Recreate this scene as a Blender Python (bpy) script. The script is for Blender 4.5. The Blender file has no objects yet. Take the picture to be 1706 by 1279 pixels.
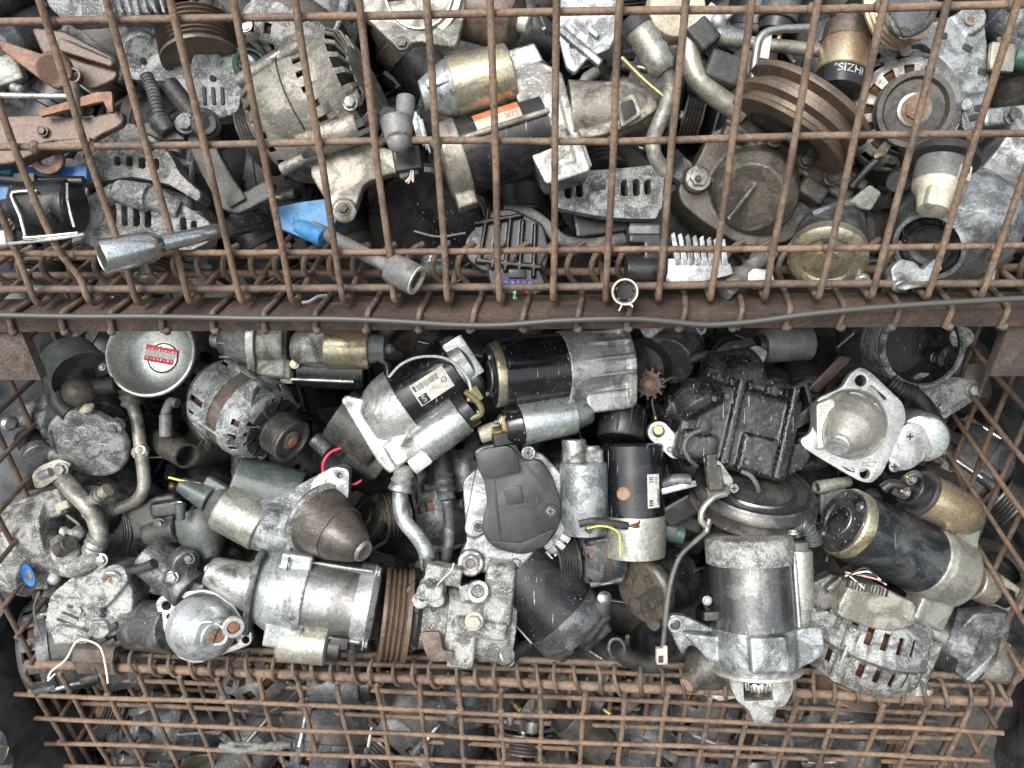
import bpy, bmesh, math, random
from mathutils import Vector, Matrix, noise
R = math.radians
sc = bpy.context.scene
C = sc.collection
random.seed(7)
# ---------------------------------------------------------------- camera
F = 1281.0                       # focal length in pixels of the 1706 wide picture
CAMLOC = Vector((0, -0.657, 1.30))
CAM = Matrix.Translation(CAMLOC) @ Matrix.Rotation(R(90 - 33), 4, 'X') @ Matrix.Rotation(R(-1.3), 4, 'Z')
cd = bpy.data.cameras.new('camera'); cam = bpy.data.objects.new('camera', cd); C.objects.link(cam)
cam.matrix_world = CAM; cd.sensor_width = 36; cd.lens = F / 1706 * 36; cd.clip_start = 0.02; cd.clip_end = 200
sc.camera = cam
# ---------------------------------------------------------------- world, sun, exposure
SUN_EL, SUN_AZ = 50, 208         # azimuth measured from +Y clockwise: 180 = from behind the camera
wd = bpy.data.worlds.new('World'); sc.world = wd; wd.use_nodes = True
nt = wd.node_tree; bg = nt.nodes['Background']
sky = nt.nodes.new('ShaderNodeTexSky'); sky.sky_type = 'NISHITA'; sky.sun_disc = False
sky.sun_elevation = R(SUN_EL); sky.sun_rotation = R(SUN_AZ); sky.air_density = 1.2; sky.dust_density = 5; sky.ozone_density = 1.0
hs = nt.nodes.new('ShaderNodeHueSaturation'); hs.inputs['Saturation'].default_value = 0.42
nt.links.new(sky.outputs[0], hs.inputs['Color']); nt.links.new(hs.outputs[0], bg.inputs[0]); bg.inputs[1].default_value = 0.15
sd = bpy.data.lights.new('sun', 'SUN'); sd.energy = 1.2; sd.angle = R(30); sd.color = (1, .985, .955)
sun = bpy.data.objects.new('sun', sd); C.objects.link(sun)
sdir = Vector((math.sin(R(SUN_AZ)) * math.cos(R(SUN_EL)), math.cos(R(SUN_AZ)) * math.cos(R(SUN_EL)), math.sin(R(SUN_EL))))
sun.rotation_euler = sdir.to_track_quat('Z', 'Y').to_euler(); sun.location = sdir * 5
vs = sc.view_settings; vs.view_transform = 'Standard'; vs.look = 'None'; vs.exposure = 0.95; vs.gamma = 1; vs.use_curve_mapping = False
sc.render.engine = 'CYCLES'; sc.cycles.max_bounces = 5; sc.cycles.diffuse_bounces = 2; sc.cycles.use_denoising = True

def U(px, py, z):                # a photograph pixel at camera depth z -> a point of the place
    return CAM @ Vector(((px - 853) / F * z, (639.5 - py) / F * z, -z))
# ---------------------------------------------------------------- materials
def _hex(c): return (*c, 1) if len(c) == 3 else c
def mat(name, col, col2=None, amt=.5, rough=.5, metal=0., spot=None, spot_amt=0., wear=None, wear_amt=0., bump=.4, k=1., scr=0., rv=.15, grime=0., big=.018, fine=.22, emit=None, spec=.5):
    """col/col2 blotches, spot = small specks, wear = bare convex edges, scr = scratches; k scales object units to photo pixels"""
    m = bpy.data.materials.new(name); m.use_nodes = True; n = m.node_tree.nodes; l = m.node_tree.links
    b = n['Principled BSDF']; b.inputs['Metallic'].default_value = metal; b.inputs['Specular IOR Level'].default_value = spec
    tc = n.new('ShaderNodeTexCoord'); oi = n.new('ShaderNodeObjectInfo')
    mul = n.new('ShaderNodeVectorMath'); mul.operation = 'SCALE'; l.new(tc.outputs['Object'], mul.inputs[0]); mul.inputs['Scale'].default_value = k
    off = n.new('ShaderNodeMath'); off.operation = 'MULTIPLY'; l.new(oi.outputs['Random'], off.inputs[0]); off.inputs[1].default_value = 3000
    add = n.new('ShaderNodeVectorMath'); add.operation = 'ADD'; l.new(mul.outputs[0], add.inputs[0]); l.new(off.outputs[0], add.inputs[1])
    def nz(scale, det=6, ro=.6, dist=0.):
        t = n.new('ShaderNodeTexNoise'); t.inputs['Scale'].default_value = scale; t.inputs['Detail'].default_value = det
        t.inputs['Roughness'].default_value = ro; t.inputs['Distortion'].default_value = dist; l.new(add.outputs[0], t.inputs['Vector']); return t.outputs['Fac']
    def ramp(sock, a, bb):
        r = n.new('ShaderNodeMapRange'); r.inputs['From Min'].default_value = a; r.inputs['From Max'].default_value = bb
        r.interpolation_type = 'SMOOTHSTEP'; l.new(sock, r.inputs['Value']); return r.outputs[0]
    def mix(f, a, bb):
        x = n.new('ShaderNodeMix'); x.data_type = 'RGBA'; l.new(f, x.inputs['Factor'])
        for s, v in ((x.inputs[6], a), (x.inputs[7], bb)):
            if isinstance(v, tuple): s.default_value = _hex(v)
            else: l.new(v, s)
        return x.outputs[2]
    N1 = nz(big, 9, .68, .6); N2 = nz(fine, 5, .65)
    cur = _hex(col)
    if col2:
        cur = mix(ramp(N1, .62 - amt * .4, .72 - amt * .3), cur, col2)
    if spot:
        N3 = nz(fine * .8, 8, .72)
        sp = n.new('ShaderNodeMath'); sp.operation = 'MULTIPLY'; l.new(ramp(N3, .62 - spot_amt * .22, .80 - spot_amt * .22), sp.inputs[0]); sp.inputs[1].default_value = .75
        cur = mix(sp.outputs[0], cur, spot)
    if scr:
        mp = n.new('ShaderNodeMapping'); mp.inputs['Rotation'].default_value = (.3, .5, .9); mp.inputs['Scale'].default_value = (.35, .012, .35)
        l.new(add.outputs[0], mp.inputs['Vector']); t = n.new('ShaderNodeTexNoise'); t.inputs['Scale'].default_value = 1; t.inputs['Detail'].default_value = 3
        l.new(mp.outputs[0], t.inputs['Vector']); cur = mix(ramp(t.outputs['Fac'], .69 - scr * .1, .73 - scr * .08), cur, (.42, .42, .41))
    if wear:
        g = n.new('ShaderNodeNewGeometry'); a_ = n.new('ShaderNodeMath'); a_.operation = 'MULTIPLY_ADD'; l.new(N2, a_.inputs[0]); a_.inputs[1].default_value = .10
        l.new(g.outputs['Pointiness'], a_.inputs[2]); cur = mix(ramp(a_.outputs[0], .60 - wear_amt * .03, .66 - wear_amt * .03), cur, wear)
    if grime:                    # old oil and caked dirt in large uneven runs
        N4 = nz(big * .55, 12, .74, 1.2); gm = n.new('ShaderNodeMath'); gm.operation = 'MULTIPLY'; l.new(ramp(N4, .50, .66), gm.inputs[0]); gm.inputs[1].default_value = grime
        cur = mix(gm.outputs[0], cur, (.035, .032, .028))
    rnd_ = n.new('ShaderNodeMath'); rnd_.operation = 'FRACT'; m7 = n.new('ShaderNodeMath'); m7.operation = 'MULTIPLY'; l.new(oi.outputs['Random'], m7.inputs[0]); m7.inputs[1].default_value = 7.31; l.new(m7.outputs[0], rnd_.inputs[0])
    tint = n.new('ShaderNodeMix'); tint.data_type = 'RGBA'; l.new(rnd_.outputs[0], tint.inputs['Factor']); tint.inputs[6].default_value = (1.03, 1.0, .95, 1); tint.inputs[7].default_value = (.93, .995, 1.02, 1)
    mt = n.new('ShaderNodeMix'); mt.data_type = 'RGBA'; mt.blend_type = 'MULTIPLY'; mt.inputs['Factor'].default_value = 1; l.new(tint.outputs[2], mt.inputs[7])
    if isinstance(cur, tuple): mt.inputs[6].default_value = cur
    else: l.new(cur, mt.inputs[6])
    cur = mt.outputs[2]
    # fine value grain so no face is flat
    gr = n.new('ShaderNodeMapRange'); l.new(N2, gr.inputs['Value']); gr.inputs['From Min'].default_value = .3; gr.inputs['From Max'].default_value = .7
    gr.inputs['To Min'].default_value = .66; gr.inputs['To Max'].default_value = 1.30
    hv = n.new('ShaderNodeHueSaturation'); l.new(gr.outputs[0], hv.inputs['Value'])
    if isinstance(cur, tuple): hv.inputs['Color'].default_value = cur
    else: l.new(cur, hv.inputs['Color'])
    l.new(hv.outputs[0], b.inputs['Base Color'])
    rr = n.new('ShaderNodeMapRange'); l.new(N1, rr.inputs['Value']); rr.inputs['From Min'].default_value = .35; rr.inputs['From Max'].default_value = .65
    rr.inputs['To Min'].default_value = max(.05, rough - rv); rr.inputs['To Max'].default_value = min(1, rough + rv); l.new(rr.outputs[0], b.inputs['Roughness'])
    if bump:
        bp = n.new('ShaderNodeBump'); bp.inputs['Strength'].default_value = bump; bp.inputs['Distance'].default_value = .0012
        s = n.new('ShaderNodeMath'); s.operation = 'ADD'; l.new(N2, s.inputs[0]); l.new(N1, s.inputs[1]); l.new(s.outputs[0], bp.inputs['Height'])
        l.new(bp.outputs[0], b.inputs['Normal'])
    if emit: b.inputs['Emission Color'].default_value = _hex(emit)
    return m
M = {}
def dm(key, *a, **kw):           # '_w' = the same material with worn edges, for dense castings
    if kw.get('wear'): M[key + '_w'] = mat(key + '_worn', *a, **kw)
    kw.pop('wear', None); kw.pop('wear_amt', None); M[key] = mat(key, *a, **kw)
# cast aluminium in several states
dm('alu', (.42, .43, .43), (.17, .175, .175), .5, .40, .6, spot=(.66, .67, .67), spot_amt=.42, wear=(.74, .75, .75), wear_amt=.7, bump=.35, big=.022, fine=.3, grime=.8)
dm('alu_pale', (.52, .53, .535), (.28, .29, .295), .42, .36, .6, spot=(.74, .75, .75), spot_amt=.38, wear=(.80, .81, .81), wear_amt=.7, bump=.25, big=.022, fine=.3, grime=.7)
dm('alu_ox', (.36, .37, .37), (.12, .125, .125), .52, .55, .3, spot=(.74, .75, .745), spot_amt=.56, wear=(.70, .71, .70), wear_amt=.9, bump=1., big=.035, fine=.45, grime=.75)
dm('alu_dark', (.17, .175, .178), (.055, .057, .06), .55, .45, .45, spot=(.40, .41, .41), spot_amt=.36, wear=(.52, .53, .52), wear_amt=.7, bump=.5, big=.03, fine=.34, grime=.7)
dm('alu_tan', (.31, .295, .26), (.15, .14, .122), .5, .46, .4, spot=(.52, .50, .45), spot_amt=.32, wear=(.56, .54, .49), wear_amt=.7, bump=.4, big=.022, fine=.3, grime=.8)
dm('alu_warm', (.42, .40, .35), (.24, .225, .19), .45, .4, .6, spot=(.62, .60, .55), spot_amt=.35, wear=(.72, .70, .64), wear_amt=.6, bump=.25, big=.022, fine=.3)
dm('f_black', (.014, .014, .016), (.034, .034, .036), .5, .4, .1, spot=(.10, .10, .10), spot_amt=.3, bump=.3)  # f_ tones: grease plus painted shade, so gaps between front pieces stay dark
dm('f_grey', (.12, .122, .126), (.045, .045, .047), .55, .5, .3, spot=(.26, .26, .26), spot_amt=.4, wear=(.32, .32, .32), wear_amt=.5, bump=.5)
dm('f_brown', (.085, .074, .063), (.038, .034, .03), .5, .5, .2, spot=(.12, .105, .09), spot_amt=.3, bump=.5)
dm('sky_tint_steel', (.075, .085, .10), (.19, .195, .20), .5, .24, .8, spot=(.04, .04, .045), spot_amt=.25, bump=.08, scr=.2, grime=.4)  # bluish base colour stands in for sky reflected in the steel
dm('dark_steel', (.15, .155, .16), (.24, .24, .235), .4, .27, .85, spot=(.07, .07, .072), spot_amt=.2, bump=.08, scr=.25)
dm('cone_dark', (.085, .075, .066), (.045, .041, .038), .5, .42, .25, spot=(.50, .50, .48), spot_amt=.12, bump=.35, big=.03, fine=.2, grime=.4)
dm('alu_clean', (.60, .60, .58), (.46, .46, .44), .4, .36, .7, spot=(.76, .76, .74), spot_amt=.15, wear=(.80, .80, .78), wear_amt=.5, bump=.14)
dm('zinc', (.56, .60, .60), (.42, .45, .455), .45, .28, .75, spot=(.26, .27, .27), spot_amt=.14, bump=.10, scr=.1, grime=.35)
dm('zinc_tan', (.45, .44, .385), (.31, .30, .26), .5, .38, .6, spot=(.60, .59, .54), spot_amt=.2, bump=.16, scr=.1, grime=.6)
dm('gold', (.50, .43, .28), (.38, .36, .29), .5, .31, .75, spot=(.24, .18, .12), spot_amt=.2, bump=.12, scr=.1, grime=.6)
dm('goldpink', (.58, .46, .36), (.50, .42, .25), .5, .27, .8, spot=(.30, .2, .13), spot_amt=.1, bump=.08)
dm('copper_can', (.55, .36, .25), (.42, .38, .27), .45, .33, .75, spot=(.22, .12, .07), spot_amt=.2, bump=.12)
dm('black_gloss', (.007, .008, .010), (.022, .023, .025), .35, .17, .0, spot=(.16, .155, .14), spot_amt=.10, bump=.08, scr=.08, spec=.6, rv=.1)
dm('black_steel', (.022, .026, .032), (.055, .06, .066), .4, .24, .6, spot=(.24, .23, .21), spot_amt=.15, bump=.10, scr=.3)
dm('black_satin', (.009, .0095, .011), (.024, .024, .024), .45, .30, .0, spot=(.10, .098, .094), spot_amt=.2, wear=(.30, .30, .30), wear_amt=.5, bump=.22, scr=.06)
dm('black_cast', (.010, .010, .011), (.035, .035, .036), .5, .30, .05, spot=(.22, .22, .21), spot_amt=.25, wear=(.40, .40, .39), wear_amt=.7, bump=.45, scr=.3)
dm('plastic', (.011, .0115, .013), (.026, .0262, .027), .5, .36, .0, spot=(.08, .08, .079), spot_amt=.22, bump=.12)
dm('plastic_grey', (.10, .105, .11), (.16, .165, .17), .5, .42, .0, spot=(.26, .26, .26), spot_amt=.2, bump=.12)
dm('plastic_green', (.055, .066, .062), (.10, .11, .105), .5, .4, .0, spot=(.22, .23, .22), spot_amt=.25, bump=.15)
dm('rubber', (.02, .02, .022), (.045, .045, .046), .5, .62, .0, spot=(.12, .12, .12), spot_amt=.25, bump=.25)
dm('hose_dusty', (.07, .068, .064), (.16, .155, .145), .5, .7, .0, spot=(.25, .24, .22), spot_amt=.3, bump=.4)
dm('grease', (.022, .0215, .021), (.05, .048, .045), .5, .45, .1, spot=(.14, .137, .13), spot_amt=.35, wear=(.22, .215, .20), wear_amt=.5, bump=.5)
dm('grease_brown', (.105, .094, .078), (.042, .039, .035), .5, .42, .25, spot=(.24, .22, .18), spot_amt=.35, wear=(.34, .32, .28), wear_amt=.5, bump=.4)
dm('steel', (.45, .46, .46), (.28, .285, .285), .45, .30, .85, spot=(.2, .15, .11), spot_amt=.15, bump=.12, grime=.5)
dm('chrome', (.68, .69, .68), (.55, .56, .55), .4, .20, .95, spot=(.4, .4, .39), spot_amt=.15, bump=.06, scr=.2, rv=.08)
dm('brushed', (.52, .53, .50), (.44, .45, .42), .5, .40, .8, bump=.05, rv=.05)
dm('bright_rim', (.78, .78, .74), (.66, .66, .62), .4, .3, .6, bump=.05)
dm('rust', (.20, .115, .075), (.30, .19, .125), .5, .78, .0, spot=(.09, .05, .035), spot_amt=.35, bump=.8)
dm('rust_orange', (.22, .095, .042), (.14, .065, .035), .5, .85, 0, spot=(.32, .17, .09), spot_amt=.35, bump=.8, big=.06)
dm('rust_brown', (.085, .06, .048), (.15, .115, .095), .5, .42, .3, spot=(.27, .23, .20), spot_amt=.2, bump=.3, wear=(.36, .28, .23), wear_amt=.5)
dm('rust_red', (.26, .135, .085), (.17, .10, .075), .5, .55, .15, spot=(.34, .22, .15), spot_amt=.3, bump=.4)
dm('pulley', (.07, .068, .066), (.13, .12, .11), .5, .36, .6, spot=(.20, .16, .13), spot_amt=.3, bump=.25)
dm('pulley_rust', (.12, .10, .085), (.17, .125, .09), .5, .42, .5, spot=(.26, .19, .13), spot_amt=.3, bump=.3)
dm('stator', (.06, .058, .056), (.10, .09, .08), .5, .5, .3, spot=(.16, .15, .13), spot_amt=.3, bump=.5)
dm('copper', (.11, .05, .028), (.06, .03, .018), .5, .45, .6, bump=.4)
dm('dark', (.012, .012, .013), (.03, .03, .03), .5, .6, 0, bump=.3)  # near-black fill painted as the shade inside holes, slots and bores
dm('blue', (.025, .16, .38), (.05, .21, .42), .5, .42, 0, spot=(.12, .18, .24), spot_amt=.2, bump=.12, grime=.35)
dm('blue_sticker', (.03, .14, .45), (.06, .2, .5), .5, .45, 0, bump=.1)
dm('red_sticker', (.62, .02, .05), (.55, .03, .06), .4, .4, 0, bump=.03)
dm('white_sticker', (.66, .66, .63), (.52, .51, .47), .5, .45, 0, spot=(.30, .28, .24), spot_amt=.12, bump=.05)
dm('orange_sticker', (.58, .16, .08), (.5, .2, .12), .5, .5, 0, bump=.05)
dm('pale_sticker', (.50, .47, .38), (.42, .40, .34), .5, .5, 0, bump=.05)
dm('ink', (.02, .02, .022), None, .5, .5, 0, bump=0)
dm('ink_grey', (.22, .22, .22), None, .5, .5, 0, bump=0)
dm('ink_white', (.62, .64, .66), (.3, .32, .34), .5, .6, 0, bump=0, big=.1)
dm('cream', (.52, .48, .38), (.38, .35, .28), .5, .42, 0, spot=(.2, .17, .12), spot_amt=.25, bump=.15)
dm('olive', (.20, .19, .08), (.13, .12, .06), .5, .4, .1, bump=.15)
dm('brass', (.42, .33, .16), (.30, .24, .13), .5, .35, .8, spot=(.2, .17, .1), spot_amt=.2, bump=.12)
dm('green', (.035, .085, .065), (.05, .12, .09), .5, .45, 0, spot=(.16, .2, .18), spot_amt=.25, bump=.15, grime=.6)
dm('wire_white', (.66, .67, .60), None, .5, .45, 0, bump=0)
dm('wire_yellow', (.55, .50, .12), None, .5, .45, 0, bump=0)
dm('wire_red', (.5, .03, .06), None, .5, .45, 0, bump=0)
dm('wire_green', (.05, .30, .14), None, .5, .45, 0, bump=0)
dm('wire_purple', (.12, .10, .42), None, .5, .5, 0, bump=0)
dm('wire_black', (.02, .02, .02), None, .5, .4, 0, bump=0)
dm('wire_pink', (.6, .28, .28), None, .5, .45, 0, bump=0)
dm('cable_grey', (.055, .055, .053), (.10, .10, .095), .5, .5, 0, spot=(.16, .155, .145), spot_amt=.2, bump=.15)
# the cages (built in metres: k turns metres into photo pixels)
dm('cage_wire', (.118, .079, .060), (.205, .142, .098), .55, .68, .1, spot=(.060, .040, .034), spot_amt=.40, bump=1., k=1600, big=.014, fine=.16, grime=.3)
dm('cage_wire_dark', (.092, .064, .051), (.150, .107, .079), .55, .66, .1, spot=(.052, .037, .032), spot_amt=.38, bump=1., k=1600, big=.014, fine=.16, grime=.3)
dm('cage_beam', (.056, .037, .031), (.095, .061, .046), .5, .68, .1, spot=(.032, .024, .022), spot_amt=.42, bump=1.3, k=1500, big=.012, fine=.2, grime=.6)
dm('cage_foot', (.075, .056, .047), (.13, .11, .098), .5, .72, .1, spot=(.22, .20, .18), spot_amt=.25, bump=1.2, k=1500, big=.014, fine=.25, grime=.5)

# ---------------------------------------------------------------- geometry helpers
def rnd(pts, r=6, n=3):          # round the corners of an outline
    out = []; m = len(pts)
    for i in range(m):
        a, b, c = (Vector(pts[(i + j) % m][:2]) for j in (-1, 0, 1))
        la, lc = (a - b).length, (c - b).length
        q = min(r, la * .45, lc * .45)
        p0 = b + (a - b) * (q / max(la, 1e-6)); p2 = b + (c - b) * (q / max(lc, 1e-6))
        for j in range(n + 1):
            t = j / n; v = p0 * (1 - t) ** 2 + b * 2 * t * (1 - t) + p2 * t * t; out.append((v.x, v.y))
    return out
def circ(x, y, r, n=20, ry=None, a=0):
    ry = r if ry is None else ry; ca, sa = math.cos(R(a)), math.sin(R(a)); o = []
    for i in range(n):
        t = 2 * math.pi * i / n; u, v = r * math.cos(t), ry * math.sin(t); o.append((x + u * ca - v * sa, y + u * sa + v * ca))
    return o
def hull(cs, n=28):              # outline round several circles
    P = sorted(set((round(x, 3), round(y, 3)) for c in cs for x, y in circ(*c, n)))
    def half(Q):
        h = []
        for p in Q:
            while len(h) > 1 and (h[-1][0] - h[-2][0]) * (p[1] - h[-2][1]) - (h[-1][1] - h[-2][1]) * (p[0] - h[-2][0]) <= 0: h.pop()
            h.append(p)
        return h[:-1]
    return half(P) + half(P[::-1])
def area(p): return sum(p[i][0] * p[(i + 1) % len(p)][1] - p[(i + 1) % len(p)][0] * p[i][1] for i in range(len(p))) / 2
def spline(pts, n=6):
    P = [Vector(p) for p in pts]
    if len(P) < 3 or n < 2: return P
    Q = [P[0] * 2 - P[1]] + P + [P[-1] * 2 - P[-2]]; out = []
    for i in range(1, len(Q) - 2):
        a, b, c, d = Q[i - 1:i + 3]
        for j in range(n):
            t = j / n; out.append(.5 * ((2 * b) + (c - a) * t + (2 * a - 5 * b + 4 * c - d) * t * t + (3 * b - a - 3 * c + d) * t ** 3))
    return out + [P[-1]]
def bm_tube(pts, r, n=10, caps=True):
    bm = bmesh.new(); rings = []; P = [Vector(p) for p in pts]
    rr = r if callable(r) else (lambda i: r)
    d0 = (P[1] - P[0]).normalized(); nrm = d0.orthogonal().normalized()
    for i, p in enumerate(P):
        d = (P[min(i + 1, len(P) - 1)] - P[max(i - 1, 0)]).normalized()
        nrm = (nrm - d * nrm.dot(d)).normalized(); bi = d.cross(nrm)
        rings.append([bm.verts.new(p + (nrm * math.cos(2 * math.pi * j / n) + bi * math.sin(2 * math.pi * j / n)) * rr(i)) for j in range(n)])
    for a, b in zip(rings, rings[1:]):
        for j in range(n): bm.faces.new((a[j], a[(j + 1) % n], b[(j + 1) % n], b[j]))
    if caps: bm.faces.new(rings[0][::-1]); bm.faces.new(rings[-1])
    return bm
def bm_lathe(o, d, u, w, prof, n=40, skip=None, thick=0, a0=0, a1=None):
    """prof = [(s, r)] along d; skip(i_segment, j_ring) leaves openings; thick turns the skin into a wall"""
    bm = bmesh.new(); rings = []
    full = a1 is None
    for s, r in prof:
        if r < 1e-4: rings.append([bm.verts.new(o + d * s)]); continue
        m = n if full else n + 1; ring = []
        for i in range(m):
            t = 2 * math.pi * i / n if full else R(a0) + (R(a1) - R(a0)) * i / n
            ring.append(bm.verts.new(o + d * s + (w * math.cos(t) + u * math.sin(t)) * r))
        rings.append(ring)
    for j, (a, b) in enumerate(zip(rings, rings[1:])):
        for i in range(n):
            if skip and skip(i, j): continue
            i2 = (i + 1) % n if full else i + 1
            try:
                if len(a) == 1 and len(b) == 1: continue
                if len(a) == 1: bm.faces.new((a[0], b[i2], b[i]))
                elif len(b) == 1: bm.faces.new((a[i], a[i2], b[0]))
                else: bm.faces.new((a[i], a[i2], b[i2], b[i]))
            except ValueError: pass
    loose = [v for v in bm.verts if not v.link_faces]
    if loose: bmesh.ops.delete(bm, geom=loose, context='VERTS')
    bmesh.ops.recalc_face_normals(bm, faces=bm.faces)
    if thick: bmesh.ops.solidify(bm, geom=list(bm.faces), thickness=thick)
    return bm
def bm_prism(o, ex, ey, ez, pts, z0, z1, holes=(), bev=1.5, seg=2):
    bm = bmesh.new()
    if area(pts) < 0: pts = pts[::-1]
    def P(p, z): return o + ex * p[0] + ey * p[1] + ez * z
    if not holes:
        bot = [bm.verts.new(P(p, z0)) for p in pts]; top = [bm.verts.new(P(p, z1)) for p in pts]
        m = len(pts); bm.faces.new(bot[::-1]); bm.faces.new(top)
        for i in range(m): bm.faces.new((bot[i], bot[(i + 1) % m], top[(i + 1) % m], top[i]))
    else:
        loops = [pts] + [h if area(h) < 0 else h[::-1] for h in holes]; E = []
        for L in loops:
            vsx = [bm.verts.new(P(p, z0)) for p in L]; E += [bm.edges.new((vsx[i], vsx[(i + 1) % len(L)])) for i in range(len(L))]
        bmesh.ops.triangle_fill(bm, use_beauty=True, use_dissolve=False, edges=E)
        ret = bmesh.ops.extrude_face_region(bm, geom=list(bm.faces))
        bmesh.ops.translate(bm, vec=ez * (z1 - z0), verts=[v for v in ret['geom'] if isinstance(v, bmesh.types.BMVert)])
        # extrude_face_region keeps the original cap
    bmesh.ops.recalc_face_normals(bm, faces=bm.faces)
    if bev:
        es = [e for e in bm.edges if len(e.link_faces) == 2 and e.calc_face_angle(0) > R(28)]
        try: bmesh.ops.bevel(bm, geom=es, offset=bev, segments=seg, profile=.6, affect='EDGES', clamp_overlap=True)
        except Exception: pass
    return bm

class Frame:                     # an axis in a thing: s along d, u across (image up for an axis pointing right), w towards the viewer
    def __init__(f, t, o, d, w=None):
        f.t = t; f.o = o; f.d = d.normalized(); z = w or Vector((0, 0, 1))
        w = z - f.d * z.dot(f.d)
        if w.length < .05: w = Vector((0, 1, 0)) - f.d * f.d.y
        f.w = w.normalized(); f.u = f.w.cross(f.d)
    def p(f, s, u=0, w=0): return f.o + f.d * s + f.u * u + f.w * w
    def lathe(f, name, prof, m, n=40, par=None, skip=None, thick=0, a0=0, a1=None, u=0, w=0, ang=40):
        return f.t.emit(bm_lathe(f.p(0, u, w), f.d, f.u, f.w, prof, n, skip, thick, a0, a1), name, m, par, ang)
    def cyl(f, name, s0, s1, r, m, u=0, w=0, r2=None, bev=1.5, n=32, par=None):
        r2 = r if r2 is None else r2; b = min(bev, r * .4, r2 * .4, abs(s1 - s0) * .4); e = b if s1 > s0 else -b
        return f.lathe(name, [(s0, 0), (s0, r - b), (s0 + e, r), (s1 - e, r2), (s1, r2 - b), (s1, 0)], m, n, par, u=u, w=w)
    def prism(f, name, pts, s0, s1, m, holes=(), bev=1.5, par=None):      # plate across the axis, pts in (u, w)
        return f.t.emit(bm_prism(f.o, f.u, f.w, f.d, pts, s0, s1, holes, bev), name, m, par)
    def plan(f, name, pts, w0, w1, m, holes=(), bev=1.5, par=None):       # plate along the axis facing the viewer, pts in (s, u)
        return f.t.emit(bm_prism(f.o, f.d, f.u, f.w, pts, w0, w1, holes, bev), name, m, par)
    def box(f, name, s0, s1, u0, u1, w0, w1, m, bev=2, par=None):
        return f.plan(name, [(s0, u0), (s1, u0), (s1, u1), (s0, u1)], w0, w1, m, bev=bev, par=par)
    def tube(f, name, pts, r, m, n=10, par=None, sm=5):
        return f.t.emit(bm_tube(spline([f.p(*q) for q in pts], sm), r, n), name, m, par)
    def patch(f, name, s0, s1, a0, a1, r, m, par=None, n=12):             # a sticker lying on a cylinder of radius r
        return f.t.emit(bm_lathe(f.o, f.d, f.u, f.w, [(s0, r), (s1, r)], n, None, .35, a0, a1), name, m, par)
    def text(f, name, s, s0, a0, size, r, m, par=None, flip=1, across=False):  # print wrapped on a cylinder
        me = text_mesh(s, size); bm = bmesh.new(); bm.from_mesh(me); bpy.data.meshes.remove(me)
        for v in bm.verts:
            x, y = v.co.x, v.co.y
            if across: x, y = -y * flip, x * flip
            else: x, y = x * flip, y * flip
            t = R(a0) + y / r; v.co = f.p(s0 + x) + (f.w * math.cos(t) + f.u * math.sin(t)) * r
        return f.t.emit(bm, name, m, par)
    def bolt(f, s, u, w, r, h, m='steel', par=None, name='bolt', dirn=1):   # hex head on the axis direction
        o = f.p(s, u, w); bm = bm_prism(o, f.u, f.w, f.d * dirn, circ(0, 0, r * 1.35, 18), 0, h * .3, bev=.6)
        return f.t.emit(merge(bm, bm_prism(o, f.u, f.w, f.d * dirn, circ(0, 0, r, 6), h * .3, h, bev=r * .12)), name, M[m] if isinstance(m, str) else m, par)
def merge(a, *bs):
    for b in bs:
        me = bpy.data.meshes.new('t'); b.to_mesh(me); b.free(); a.from_mesh(me); bpy.data.meshes.remove(me)
    return a
def text_mesh(s, size):
    c = bpy.data.curves.new('t', 'FONT'); c.body = s; c.size = size; c.align_x = 'CENTER'; c.align_y = 'CENTER'; c.extrude = .15
    o = bpy.data.objects.new('t', c); me = bpy.data.meshes.new_from_object(o); bpy.data.objects.remove(o); bpy.data.curves.remove(c); return me
_names = {}
def mk(name, me_or_none, par=None, m=None):
    o = bpy.data.objects.new(name, me_or_none); C.objects.link(o)
    if m: o.data.materials.append(m)
    if par: o.parent = par
    return o
def finish(bm, name, ang=40):
    bmesh.ops.remove_doubles(bm, verts=bm.verts, dist=1e-5)
    me = bpy.data.meshes.new(name); bm.to_mesh(me); bm.free()
    for p in me.polygons: p.use_smooth = True
    me.set_sharp_from_angle(angle=R(ang)); return me

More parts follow.
